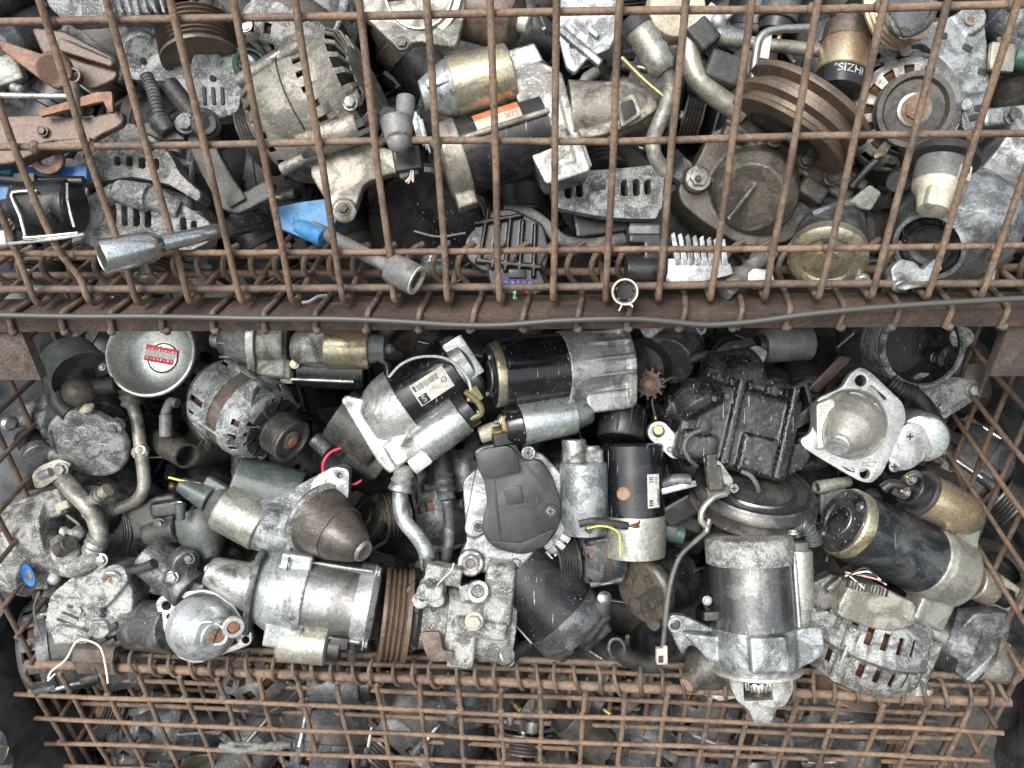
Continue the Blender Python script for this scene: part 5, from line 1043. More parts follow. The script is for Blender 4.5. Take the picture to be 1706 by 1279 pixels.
# --- alternator top left
t = T('alternator', 'oxidised alternator with rusty ribbed pulley and three slots in its plate, top left', AL, 320, 110, .735, 'alternators')
f = t.ax((334, 96, 10), (322, 30, 0)); f.lathe('pulley', [(-4, 0), (-4, 62)] + [p for q in range(7) for p in ((q * 8, 63), (q * 8 + 4, 57), (q * 8 + 7, 57), (q * 8 + 8, 63))] + [(58, 62), (60, 0)], 'pulley_rust', 72)
def _b():
    t.prism('x', rnd([(206, 60), (224, 46), (262, 42), (290, 62), (300, 104), (392, 76), (424, 96), (432, 126), (402, 150), (398, 184), (370, 197), (340, 194), (316, 160), (296, 136), (216, 132)], 10), -30, 6, 0)
    t.cyl('x', (236, 80, -10), (240, 90, 14), 32, 0); t.cyl('x', (346, 106, -10), (348, 110, 12), 26, 0); t.prism('x', rnd([(210, 40), (280, 34), (282, 54), (212, 60)], 6), -30, 10, 0)
t.cast('housing', 'alu_ox', _b, 1.8, 3, rough=1.5)
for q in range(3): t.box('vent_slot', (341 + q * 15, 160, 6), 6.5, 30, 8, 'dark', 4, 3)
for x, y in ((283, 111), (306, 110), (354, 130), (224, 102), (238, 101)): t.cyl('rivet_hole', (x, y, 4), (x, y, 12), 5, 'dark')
f = t.ax((414, 112, -6), d=(.55, 0, .8)); f.lathe('end_ring', [(0, 24), (0, 27), (14, 27), (14, 23)], 'green', 32); f.lathe('end_pad', [(6, 0), (6, 24)], 'alu_dark', 28)
for q in range(5): t.ring('coil_loop', 408 + 7 * math.cos(q * 1.26), 112 + 9 * math.sin(q * 1.26), 8, 6, 4.6, 3, 'alu_tan', .4)
t.face(408, 42, 6, .1, 0).lathe('spiral_nut', [(0, 0), (0, 5), (3, 5), (3, 8), (0, 9), (0, 12), (4, 12.5)], 'steel', 28)

# --- corrugated hose with black arm
t = T('hose_elbow', 'ribbed dark hose joining a grey-black cast elbow arm with a nut', 'hose', 330, 230, .705)
corrug(t, 'ribbed_hose', [(244, 126, 12), (254, 150, 16), (262, 178, 18), (268, 200, 16)], 10, 'hose_dusty', 6, .1)
def _b():
    t.cyl('x', (264, 196, 10), (282, 222, 10), 18, 0, r2=14); t.tube('x', [(282, 140, -10), (310, 175, -4), (336, 205, 2), (352, 236, 2)], 16, 0, 14)
    t.prism('x', rnd([(326, 196), (352, 190), (362, 250), (384, 290), (404, 322), (440, 300), (456, 302), (450, 330), (396, 356), (372, 350), (352, 320), (330, 280), (310, 236)], 8), -14, 8, 0); t.cyl('x', (340, 204, 0), (344, 208, 26), 24, 0); t.prism('x', rnd([(230, 205), (270, 200), (310, 232), (276, 234), (240, 222)], 6), -8, 6, 0)
t.cast('arm', 'grease', _b, 1.8, 4, rough=1); t.ring('nut', 340, 207, 22, 20, 10, 10, 'grease', .3, .0); t.bolt(310, 206, 20, 13, 'alu_dark', 9); t.box('plate', (392, 330, 12), 30, 20, 8, 'grease', 30, 2)

# --- alternator left with wide stator
t = T('alternator', 'weathered alternator with a wide dark laminated band, behind the chrome socket', AL, 238, 330, .815, 'alternators')
f = alternator(t, (246, 466, 10), (.08, .90, .34), 106, (.48, 34, 4), .62, .52, .62, 12, 'alu_ox', None, 'pulley_rust', 'stator', [(-65, 1.0, 26, 8), (75, .98, 26, 8)], [(-40, .98, 24, 7)], 16, nut='alu_tan')
hs_ = [rnd([(x - 5, y0), (x + 5, y0 - 1), (x + 7, y1), (x - 4, y1 + 1)], 4) for x, y0, y1 in ((187, 340, 372), (206, 340, 376), (226, 340, 376), (245, 346, 378), (304, 362, 384), (322, 368, 386))]
hh_slotted_frame = hs_
t.cast('slotted_frame', 'alu_ox', lambda: t.prism('x', rnd([(124, 350), (146, 326), (190, 320), (240, 322), (280, 330), (322, 350), (352, 372), (350, 402), (310, 420), (220, 424), (150, 410), (130, 390)], 10), 60, 92, 0, holes=hh_slotted_frame, bev=4), 1.6, 3, rough=1.5)
hs_ = [rnd([(x - 6, y0), (x + 6, y0), (x + 6, y1), (x - 6, y1)], 4) for x, y0, y1 in ((195, 260, 275), (215, 259, 276), (236, 262, 280), (259, 264, 282))]
hh_rear_frame = hs_
t.cast('rear_frame', 'alu_ox', lambda: t.prism('x', rnd([(128, 290), (134, 268), (164, 252), (170, 222), (190, 206), (220, 204), (250, 224), (284, 258), (300, 290), (336, 322), (330, 336), (280, 306), (220, 294), (150, 304), (130, 310)], 8), 40, 82, 0, holes=hh_rear_frame, bev=4), 1.6, 3, rough=1.5)
t.cast('bridge', 'alu_ox', lambda: (t.cyl('x', (196, 318, 96), (250, 330, 100), 18, 0, r2=22), t.cyl('x', (250, 328, 98), (300, 350, 90), 18, 0, r2=14), t.cyl('x', (150, 350, 70), (196, 320, 90), 16, 0)), 1.8, 4)

# --- black motor with wire bail, far left
t = T('pump_motor', 'small black motor held by a bright bent wire bail at the left edge', 'motor', 75, 345, .725)
f = t.ax((22, 347, 0), (140, 343, -4)); f.lathe('body', [(14, 0), (14, 42), (20, 46), (100, 46), (104, 42), (104, 0)], 'black_satin', 48); f.lathe('left_boss', [(-20, 0), (-20, 14), (0, 18), (14, 22)], 'plastic', 32)
t.tube('bail', [(62, 318, 46), (22, 320, 46), (22, 335, 48), (34, 360, 50), (42, 392, 44), (48, 396, 44), (130, 388, 40)], 3.2, 'chrome', 10, sm=2); t.tube('bail_lower', [(14, 406, 40), (90, 398, 40), (140, 390, 38)], 3, 'chrome', 8); t.tube('bail_side', [(112, 306, 30), (114, 340, 44), (124, 378, 40)], 2.6, 'chrome', 8)
t.tube('cross_pipe', [(-30, 296, 8), (60, 302, 12), (140, 302, 8)], 9, 'plastic', 14); t.box('bracket', (42, 312, 22), 34, 46, 8, 'plastic', 0, 2); t.box('blue_block', (4, 308, -10), 40, 60, 20, 'blue', 0, 5); t.box('blue_rail', (60, 290, -30), 180, 24, 14, 'blue_sticker', 0, 3); t.cast('lump', 'alu_pale', lambda: t.box('x', (0, 400, 4), 40, 30, 30, 0, 8, 8))

# --- chrome socket wrench poking through the mesh
t = T('lug_wrench', 'chrome socket wrench with a black end bar poking out through the upper mesh', 'wrench', 250, 410, .70)
f = t.ax((169, 429, 62), (450, 364, -112))
def hexr(i, n=48, r=20): a = 2 * math.pi * i / n; q = (a + math.pi / 6) % (math.pi / 3) - math.pi / 6; return r * .9 / math.cos(q)
f.lathe('socket', [(2, 22.5), (0, 24), (0, 26.5), (3, 28), (74, 27), (86, 22), (96, 15), (96, 0)], 'chrome', 56)
f.prism('hex_bore', circ(0, 0, 27, 40), 1, 34, 'chrome', holes=[circ(0, 0, 22, 6)], bev=0); f.cyl('bore_end', 30, 33, 21, 'grease', n=6)
f.cyl('shaft', 88, 188, 14.5, 'chrome', r2=13, n=28)
f.lathe('shaft_taper', [(186, 13.5), (200, 12), (214, 0)], 'steel', 24); f.box('end_bar', 196, 322, -15, 12, -9, 9, 'black_satin', 3)
f.bolt(290, 0, 9, 9, 6, 'black_satin') if False else f.box('bar_stud', 262, 278, -8, 8, 8, 13, 'black_satin', 2); f.box('bar_stud', 292, 308, -8, 8, 8, 13, 'black_satin', 2)
# --- blue handled wrench
t = T('lug_wrench', 'grey socket wrench with a bright blue plastic head lying behind the mesh', 'wrench', 600, 420, .735)
t.prism('blue_head', rnd([(456, 346), (500, 336), (548, 330), (568, 346), (558, 374), (532, 396), (508, 398), (456, 376)], 8), -34, -2, 'blue', bev=8); t.cyl('blue_socket', (498, 378, -14), (540, 396, 2), 16, 'blue'); t.bolt(486, 368, -2, 6, 'blue', 3);
f = t.ax((520, 378, -8), (716, 478, 44)); f.cyl('rod', 0, 172, 12, 'hose_dusty'); f.lathe('socket', [(158, 0), (158, 22), (164, 25), (208, 26), (210, 24), (210, 22)], 'plastic_grey', 40)
f.prism('socket_rim', circ(0, 0, 25, 40), 205, 211.5, 'cream', holes=[circ(0, 0, 20, 6)], bev=.6); f.cyl('bore_end', 178, 196, 19, 'cream', n=6)

# --- big alternator centre left
t = T('alternator', 'big tan-grey alternator with long cooling slots and a mounting arm reaching down', AL, 560, 190, .745, 'alternators')
f = alternator(t, (430, 236, -26), (-.86, .36, -.22), 108, (.58, 26, 4), .85, .03, .62, 0, 'alu_tan', 'alu_tan', 'pulley', 'stator', (), (), 26)
f.lathe('rear_cover', [(f.e - 30, 99), (f.e - 28, 101), (f.e + 14, 98), (f.e + 26, 88), (f.e + 30, 60), (f.e + 30, 0)], 'alu_tan', 64, skip=vents(64, [(2, 40, 3, 2, 14), (3, 40, 3, 2, 14)]), thick=3)
def _b():
    t.prism('x', rnd([(520, 250), (600, 236), (690, 256), (700, 280), (640, 292), (606, 306), (590, 352), (574, 370), (556, 364), (540, 330), (516, 290)], 10), 20, 44, 0); t.cyl('x', (574, 350, 26), (574, 352, 56), 19, 0); t.cyl('x', (540, 180, 84), (600, 160, 80), 14, 0); t.cyl('x', (500, 240, 60), (600, 210, 70), 26, 0)
t.cast('mounting_arm', 'alu_tan', _b, 2, 4); t.bolt(584, 172, 98, 9, 'alu'); t.bolt(572, 347, 56, 9, 'alu_tan'); t.box('pad', (507, 160, 92), 34, 17, 8, 'alu_pale', 8, 4); t.box('window', (594, 208, 86), 26, 14, 10, 'dark', 20, 2); t.box('window', (600, 224, 84), 36, 9, 10, 'dark', 24, 2)
t = T('rubber_boot', 'grey rubber boot over a terminal, right of the big tan alternator', 'cap', 665, 205, .66)
t.cast('cap', 'plastic_grey', lambda: (t.tube('x', [(676, 162, -6), (674, 190, 0), (664, 214, 8)], 16, 0, 16), t.cyl('x', (660, 200, 4), (664, 232, 12), 28, 0, r2=22), t.ball('x', (664, 236, 10), 19, 0)), 1.8, 5); t.cyl('collar', (640, 190, -6), (660, 196, 2), 14, 'rubber')
t = T('connector_plug', 'black plug with cut pink and white wires under the grey rubber boot', 'plug', 685, 275, .70)
t.cast('plug', 'plastic', lambda: (t.box('x', (680, 268, 0), 46, 40, 34, 0, 10, 4), t.box('x', (682, 290, 0), 34, 16, 24, 0, 16, 2)), 1.6, 2)
for q, m_ in enumerate(('wire_black', 'wire_white', 'wire_pink', 'wire_pink', 'wire_white')): t.tube('wire_end', [(684 + q, 284, 16), (680 + q * 2, 295, 20), (672 + q * 4, 300 + (q % 3) * 3, 22)], 1.6, m_, 6)
for q in range(5): t.box('rectifier_fin', (690 + q * 5, 204 + q * 6, -20), 4, 60, 12, 'alu', 14, 1)

# --- starter with gold solenoid and orange label
t = T('starter_motor', 'starter with rainbow-gold solenoid and worn orange label marked UX, centre of upper cage', SM, 880, 210, .735, 'starter motors')
g = t.ax((752, 148, 30), (856, 122, 22)); g.lathe('solenoid', [(0, 0), (0, 48), (3, 50), (98, 49), (100, 47), (100, 0)], 'gold', 56); g.lathe('solenoid_neck', [(-50, 0), (-50, 24), (-30, 34), (-4, 46), (2, 46)], 'alu_pale', 32); g.cyl('plunger', 98, 136, 8, 'brass'); g.box('rib', -40, 0, -6, 6, 30, 46, 'alu_pale', 3)
f = t.ax((742, 272, 6), (890, 224, 0)); f.lathe('body', [(30, 0), (30, 62), (176, 62), (176, 0)], 'black_satin', 64)
lab = f.patch('label', 62, 138, 12, 48, 62.5, 'pale_sticker'); f.patch('label_band', 62, 138, 33, 48, 62.9, 'orange_sticker', lab); f.text('print', 'UX', 122, 24, 16, 63.0, 'orange_sticker', lab, flip=-1); f.text('print', '··········', 92, 40, 8, 63.3, 'pale_sticker', lab)
t.cast('end_frame', 'alu_tan', lambda: (f.lathe('x', [(-6, 0), (-6, 56), (0, 64), (32, 66), (36, 0)], 0, 48), f.box('x', -4, 30, -84, -50, -10, 24, 0, 4)), 1.8, 3)
f.cyl('through_bolt', 20, 180, 5, 'alu_tan', u=10, w=64)
def _h():
    t.prism('x', rnd([(850, 120), (896, 100), (936, 118), (958, 200), (985, 284), (910, 308), (886, 260), (870, 200)], 8), -30, 44, 0); t.prism('x', rnd([(836, 86), (890, 70), (906, 100), (860, 120)], 5), -10, 30, 0); t.box('x', (930, 200, 36), 20, 150, 20, 0, 14, 3)
t.cast('gear_housing', 'alu', _h, 1.8, 3)
def _n():
    f2 = t.ax((950, 190, 10), (1092, 176, 14)); f2.lathe('x', [(0, 0), (0, 54), (40, 48), (80, 44), (120, 34), (140, 20), (146, 0)], 0, 48); t.prism('x', rnd([(960, 140), (1050, 132), (1090, 160), (1098, 180), (1060, 206), (1000, 226), (966, 230)], 10), 10, 46, 0)
t.cast('nose', 'alu_tan', _n, 1.8, 4); t.prism('pinion_window', rnd([(1034, 172), (1054, 165), (1062, 188), (1040, 202)], 3), 52, 57, 'dark', bev=1); t.prism('window_lip', rnd([(1026, 166), (1056, 156), (1070, 190), (1036, 212)], 5), 44, 56, 'alu_tan', holes=[rnd([(1034, 172), (1054, 165), (1062, 188), (1040, 202)], 3)], bev=2)
f.box('foot', 204, 222, -90, -30, 20, 44, 'gold', 3)

# --- pieces along the top
t = T('alternator', 'oxidised alternator behind the big tan one, cut by the top edge', AL, 500, 40, .775, 'alternators')
alternator(t, (470, 120, -20), (-.3, .9, .2), 92, None, .7, .3, .7, 0, 'alu_ox', None, 'pulley', 'stator', [(-60, 1.0, 24, 7), (60, 1.0, 24, 7)], (), 14)
t = T('throttle_ring', 'tan cast ring with a bright inner rim at the top edge', 'ring', 690, 10, .70)
t.cast('casting', 'alu_tan', lambda: (t.prism('x', rnd([(596, -70), (604, 24), (640, 60), (668, 84), (690, 68), (760, 80), (776, 20), (770, -70)], 14), -16, 4, 0),), 2, 4); t.ring('bright_ring', 700, -10, 0, 72, 60, 12, 'zinc', -.1, .2); t.ring('glass_rim', 700, -10, 6, 58, 54, 14, 'bright_rim', -.1, .2); t.cyl('dark_bore', (700, -12, 2), (700, -8, 8), 56, 'grease'); t.bolt(670, 72, 4, 9, 'alu_tan')
t = T('brown_canister', 'brown painted canister with a bright hollow spigot at the top edge', 'canister', 840, 25, .72)
f = t.ax((760, 10, -20), (880, 40, 10)); f.lathe('can', [(0, 0), (0, 50), (90, 50), (112, 40), (118, 20), (118, 0)], 'rust_brown', 48); f.lathe('spigot', [(112, 16), (134, 17), (136, 14), (136, 10), (120, 10)], 'bright_rim', 28)
t = T('steel_bracket', 'flat grey die-cast bracket plate hanging at the top, right of centre', 'bracket', 985, 70, .70)
t.cast('plate', 'alu', lambda: (t.prism('x', rnd([(928, -40), (1040, -40), (1036, 40), (1016, 82), (980, 96), (958, 122), (944, 112), (930, 60)], 6), -10, 4, 0), t.box('x', (966, 78, 4), 90, 12, 14, 0, -40, 2)), 1.6, 2); t.cyl('hole', (954, 76, 2), (954, 76, 6), 6, 'dark'); t.box('stud', (990, 56, 8), 18, 8, 10, 'alu_pale', -40, 2)
t = T('refrigerant_pipe', 'tan corroded pipe curving down from a big crimped hose end in the upper cage', 'pipe', 1095, 150, .69)
f = t.ax((1056, 36, 16), (1112, 126, 8)); f.lathe('crimp', [(12, 0), (12, 22), (16, 25), (30, 23), (36, 26), (52, 23), (58, 26), (74, 23), (84, 24), (96, 16), (100, 0)], 'zinc_tan', 36); f.lathe('hose_end', [(-4, 12), (-8, 20), (0, 25), (14, 25)], 'rubber', 36); f.cyl('hose_bore', -2, 4, 15, 'zinc_tan')
t.tube('pipe', [(1106, 116, 8), (1117, 140, 6), (1112, 172, 4), (1098, 205, 2), (1088, 235, 0), (1092, 262, -4), (1112, 288, -8)], 12.5, 'alu_tan', 18); t.tube('thin_rod', [(1036, 96, 0), (1072, 132, 4), (1112, 166, 6)], 4.5, 'brass', 10)
t = T('pipe_bundle', 'tangle of tan pipe and black clips between the crimped hose and the copper can', 'pipe', 1210, 90, .745)
t.tube('pipe', [(1150, 60, 0), (1150, 100, 4), (1164, 134, 4), (1196, 162, -2), (1240, 190, -10)], 18, 'zinc_tan', 18); t.cyl('thread', (1190, 58, 6), (1236, 66, 4), 15, 'zinc_tan', n=24); corrug(t, 'threads', [(1196, 56, 6), (1216, 60, 5), (1236, 66, 4)], 15.5, 'steel', 4, .05, 20); t.cyl('rod', (1236, 70, 0), (1370, 84, -10), 11, 'zinc_tan')
t.cast('black_clip', 'grease', lambda: (t.box('x', (1170, 60, 16), 40, 46, 30, 0, 40, 5), t.box('x', (1205, 116, 8), 60, 50, 30, 0, -20, 8)), 1.8, 2); t.tube('hook', [(1352, 46, 10), (1290, 50, 14), (1266, 64, 16), (1258, 100, 16), (1254, 136, 14)], 7, 'steel', 12); t.box('tag', (1274, 76, 12), 18, 44, 6, 'white_sticker', -8, 2); t.cast('foil_lump', 'alu_pale', lambda: (t.ball('x', (1196, 36, 14), 14, 0), t.box('x', (1206, 30, 14), 30, 12, 12, 0, 40, 2)), 1.5, 1)
t = T('cream_bowl', 'rounded cream plastic bowl at the top edge beside the crimped hose', 'bowl', 1130, 20, .75)
t.face(1130, 10, 0, 0, .1).lathe('bowl', [(0, 0), (0, 30), (-6, 46), (-20, 52), (-40, 50)], 'cream', 40); t.box('plate', (1180, 40, -6), 60, 40, 10, 'alu_pale', 50, 2)

# --- tan compressor housing
t = T('compressor', 'large tan-brown compressor housing with a hex plug, behind the mesh right of centre', CO, 1260, 300, .775, 'compressors')
def _b():
    t.prism('x', rnd([(1128, 312), (1160, 272), (1186, 214), (1240, 206), (1330, 250), (1404, 302), (1352, 356), (1318, 404), (1240, 412), (1176, 372), (1136, 340)], 22), -60, 10, 0); t.cyl('x', (1260, 310, -20), (1250, 330, 46), 72, 0, bev=18); t.box('x', (1310, 265, 16), 240, 26, 40, 0, -34, 5); t.box('x', (1330, 250, 6), 240, 18, 60, 0, -34, 4)
    t.box('x', (1350, 320, 26), 44, 30, 36, 0, -34, 4); t.box('x', (1396, 300, 26), 40, 26, 30, 0, -34, 4); t.cyl('x', (1160, 300, 10), (1162, 298, 34), 22, 0); t.box('x', (1240, 330, 54), 90, 7, 14, 0, 52, 2); t.box('x', (1232, 226, 10), 60, 30, 40, 0, -20, 5)
t.cast('housing', 'grease_brown', _b, 2, 4); t.bolt(1163, 297, 34, 15, 'alu_tan', 10); t.cyl('plug_pin', (1163, 297, 44), (1163, 297, 49), 5, 'grease_brown')
for x, y in ((1342, 268), (1384, 296), (1290, 232)): t.bolt(x, y, 46, 10, 'grease_brown')
t.cast('side_lug', 'alu_dark', lambda: (t.cyl('x', (1126, 300, 0), (1150, 270, 10), 16, 0),), 1.8, 3)
# --- brown pulley edge-on
t = T('belt_pulley', 'brown double-groove pulley seen edge-on above the tan compressor', 'pulley', 1335, 180, .725)
f = t.ax((1352, 168, 0), d=(-.56, .80, -.16)); f.lathe('rim', [(0, 40), (0, 108), (6, 112), (12, 112), (20, 96), (28, 96), (34, 112), (44, 112), (50, 98), (58, 98), (64, 108), (70, 106), (72, 70), (50, 60), (50, 0)], 'pulley_rust', 72); f.lathe('back', [(70, 0), (70, 72), (66, 100)], 'black_satin', 56)
# --- copper can solenoid
t = T('solenoid', 'copper-coloured solenoid can with scrawled white letters on its black cap', 'solenoid', 1408, 100, .735)
f = t.ax((1414, 58, 0), (1398, 150, 10)); f.lathe('upper_ring', [(-14, 0), (-14, 40), (18, 42), (20, 0)], 'rust_brown', 48); f.lathe('can', [(16, 0), (16, 40), (18, 41), (68, 41), (70, 39), (70, 0)], 'copper_can', 56); f.lathe('cap', [(68, 0), (68, 38), (100, 36), (106, 26), (106, 0)], 'plastic', 48); f.cyl('bush', -40, -10, 26, 'alu_tan')
f.text('print', '°SIZHI', 80, -4, 19, 38.6, 'ink_white', None, flip=1, across=True)
# --- alternator face on, right
t = T('alternator', 'alternator facing the viewer with a brown-rimmed pulley, upper right', AL, 1545, 150, .735, 'alternators')
f = alternator(t, (1526, 182, 52), (-.15, .26, .95), 98, (.60, 26, 2), .5, .3, .5, 8, 'alu', None, 'pulley', 'stator', (), (), 12, nut='rust')
def _b():
    t.prism('x', rnd([(1592, 24), (1612, 8), (1636, 14), (1644, 60), (1650, 150), (1640, 210), (1606, 220), (1590, 120), (1540, 72), (1500, 80), (1480, 62)], 10), -20, 0, 0); t.cyl('x', (1616, 34, -16), (1616, 34, 10), 23, 0)
t.cast('frame_plate', 'alu', _b, 1.8, 3); t.ring('ear_bush', 1617, 33, 8, 11, 6, 4, 'alu_pale'); t.cyl('ear_hole', (1617, 33, 9), (1617, 33, 11.5), 6.4, 'rust')
for x, y, a in ((1612, 80, -30), (1637, 120, -20), (1631, 180, 10), (1622, 196, 20), (1570, 60, 0)): t.box('web_hole', (x, y, 0), 16, 11, 4, 'dark', a, 4)
t = T('belt_pulley', 'pinkish idler pulley with copper-tinted grooves at the top right edge', 'pulley', 1505, 10, .70)
f = t.ax((1512, 4, 20), d=(-.42, .06, -.9)); f.lathe('wheel', [(0, 0), (0, 16), (-4, 40), (0, 56), (-2, 62), (4, 64), (10, 60), (14, 64), (18, 60), (22, 64), (26, 60), (30, 65), (34, 64), (34, 0)], 'copper_can', 64); f.lathe('wheel_face', [(-1, 0), (-1, 18), (-6, 40), (-2, 54)], 'plastic_grey', 48); t.tube('spring_arm', [(1480, 30, 36), (1500, 58, 40), (1540, 44, 36), (1560, 10, 30)], 6, 'alu_dark', 12); t.bolt(1505, 56, 40, 8, 'alu_dark')
# --- things behind at far right
t = T('starter_motor', 'grey starter end with green tag at the upper right edge', SM, 1690, 80, .74, 'starter motors')
t.cast('housing', 'alu_dark', lambda: (t.cyl('x', (1660, 20, -20), (1720, 60, -10), 44, 0), t.box('x', (1676, 96, -6), 60, 50, 40, 0, -8, 5)), 2, 3); t.cyl('green_cap', (1690, 96, 10), (1716, 100, 18), 18, 'green'); t.box('cream_lug', (1668, 96, 20), 40, 46, 10, 'zinc_tan', -6, 3)
t = T('starter_motor', 'smooth grey starter body at the right edge of the upper cage', SM, 1690, 260, .76, 'starter motors')
t.cast('body', 'alu', lambda: (t.cyl('x', (1640, 250, -20), (1730, 300, -10), 70, 0), t.box('x', (1670, 196, 10), 80, 30, 30, 0, 6, 6)), 2, 4); t.bolt(1686, 194, 26, 11, 'alu_dark')
# --- cream ended sensor
t = T('sensor_cap', 'grey and cream plastic sensor cap under the face-on alternator', 'cap', 1565, 300, .705)
f = t.ax((1574, 262, 10), (1554, 350, 26)); f.lathe('black_disc', [(-6, 0), (-6, 50), (0, 54), (10, 54), (14, 46), (14, 0)], 'rubber', 48); f.lathe('grey_band', [(12, 0), (12, 42), (52, 40), (54, 0)], 'plastic_grey', 40); f.lathe('cream_cap', [(50, 0), (50, 40), (60, 39), (72, 30), (98, 24), (102, 0)], 'cream', 20); f.box('latch', 30, 56, 6, 26, 34, 44, 'cream', 2); f.box('key', 70, 104, -26, -12, 14, 30, 'cream', 3); f.box('slot', 34, 44, 12, 22, 42, 45, 'dark', .5)
t.tube('blue_stud', [(1600, 252, 30), (1616, 240, 30), (1626, 226, 26)], 4, 'zinc', 10)
# --- starter with open round mouth
t = T('starter_motor', 'starter with an open round pale nose lying at the right, above the beam', SM, 1590, 390, .755, 'starter motors')
f = t.ax((1548, 410, 40), d=(.66, -.40, -.52)); f.lathe('nose_shell', [(-6, 50), (-4, 56), (4, 58), (20, 62), (40, 80), (70, 96), (120, 100), (150, 90)], 'alu', 64, thick=5); f.lathe('inner_ring', [(6, 30), (2, 44), (8, 52), (16, 50), (24, 40), (40, 30), (40, 0)], 'black_steel', 48); f.lathe('bore', [(12, 0), (12, 26), (4, 30), (2, 34)], 'grease', 32)
t.cast('jaw', 'alu_pale', lambda: (t.prism('x', rnd([(1484, 448), (1500, 430), (1526, 436), (1536, 450), (1560, 428), (1572, 446), (1548, 474), (1506, 484), (1490, 478)], 6), 30, 52, 0), t.cyl('x', (1488, 462, 36), (1500, 478, 50), 12, 0)), 1.6, 3); t.cast('rear_lug', 'alu', lambda: (t.prism('x', rnd([(1600, 440), (1650, 400), (1664, 440), (1656, 474), (1630, 468)], 6), -10, 10, 0),), 1.8, 3); t.ring('lug_hole', 1640, 456, 8, 12, 8, 5, 'alu')
# --- dirty gold starter end
t = T('starter_motor', 'starter standing on a dirty gold end cap with a raised boss, above the beam', SM, 1390, 400, .765, 'starter motors')
f = t.ax((1378, 436, 30), d=(.30, -.66, -.62)); f.lathe('end_cap', [(0, 0), (0, 20), (4, 24), (6, 40), (2, 44), (2, 54), (8, 62), (24, 63), (26, 60)], 'gold', 56); f.lathe('body', [(24, 0), (24, 60), (120, 58), (120, 0)], 'alu_dark', 56); t.bolt(1378, 398, 46, 9, 'grease', nx=-.3, ny=.5); t.bolt(1436, 466, 26, 9, 'zinc', nx=-.3, ny=.6); t.cast('bracket', 'alu_tan', lambda: (t.prism('x', rnd([(1420, 330), (1450, 306), (1470, 320), (1452, 350), (1430, 346)], 5), 10, 24, 0), t.tube('x', [(1440, 330, 10), (1410, 340, 14), (1370, 356, 16)], 8, 0)), 1.6, 3)
t.box('rough_strip', (1378, 354, 20), 50, 22, 12, 'alu_dark', 20, 3)
# --- dark cylinder with spade terminal
t = T('starter_motor', 'dark starter body with a bent spade terminal in front, upper right', SM, 1475, 270, .765, 'starter motors')
f = t.ax((1500, 230, -10), (1450, 310, 20)); f.cyl('body', -20, 70, 44, 'black_satin'); t.cyl('nub', (1496, 296, 20), (1494, 304, 50), 16, 'grease'); t.tube('spade_lead', [(1418, 312, 30), (1440, 286, 40), (1460, 268, 46)], 6, 'grease', 10); t.prism('spade_terminal', rnd([(1458, 264), (1478, 256), (1482, 244), (1474, 250), (1456, 258)], 2), 44, 48, 'brass', bev=.6); t.tube('spade_pin', [(1476, 252, 48), (1482, 242, 50)], 2.6, 'cream', 8)
# --- black plastic pulley, bottom centre
t = T('belt_pulley', 'black plastic pulley disc lying under the big tan alternator', 'pulley', 715, 375, .80)
f = t.ax((712, 372, 0), d=(-.05, .60, .78)); f.lathe('disc', [(0, 0), (0, 40), (-4, 60), (2, 84), (6, 92), (0, 98), (-6, 98), (-10, 90), (-30, 92), (-34, 80)], 'black_satin', 72, skip=lambda i, j: j == 6 and i % 9 == 0); f.lathe('rim', [(-3, 93), (2, 96), (3, 99), (-2, 101), (-6, 100)], 'plastic_grey', 72, a0=20, a1=160); t.bolt(712, 322, 10, 9, 'alu_tan'); t.tube('belt_edge', [(690, 385, 44), (730, 394, 50), (775, 388, 44)], 2, 'plastic_grey')
t.cast('pinion', 'steel', lambda: (t.cyl('x', (724, 428, 20), (726, 446, 26), 24, 0),), 1.8, 1)
# --- black connector with coloured wires
t = T('connector_plug', 'ribbed black connector block with purple seals and cut coloured wires', 'plug', 842, 430, .775)
def _b():
    t.prism('x', rnd([(774, 400), (790, 380), (812, 352), (850, 346), (905, 372), (916, 420), (906, 456), (870, 462), (800, 450), (776, 430)], 10), -30, 10, 0)
    for x, y, a in ((806, 392, 80), (826, 404, 82), (846, 408, 84), (868, 412, 86), (890, 418, 88)): t.box('x', (x, y, 14), 88, 5, 14, 0, a, 1)
    t.box('x', (830, 366, 14), 80, 6, 16, 0, 10, 1); t.box('x', (848, 440, 12), 110, 8, 18, 0, -6, 2); t.prism('x', rnd([(812, 446), (900, 450), (912, 480), (890, 492), (820, 488)], 6), -10, 14, 0)
t.cast('block', 'plastic', _b, 1.5, 1); t.box('latch', (862, 456, 18), 28, 14, 8, 'plastic', 0, 2); t.box('pale_wear', (793, 412, 9), 16, 36, 4, 'plastic_grey', -8, 3)
for q in range(5): t.ball('seal', (844 + q * 10, 470 + q * .6, 18), 5.6, 'wire_purple')
for q, (m_, e_) in enumerate((('wire_green', (866, 510)), ('wire_white', (856, 505)), ('wire_red', (878, 486)), ('wire_red', (884, 490)), ('wire_yellow', (884, 480)))): t.tube('wire_end', [(846 + q * 9, 472, 22), (852 + q * 6, 480, 26), (*e_, 24)], 2.4, m_, 8)
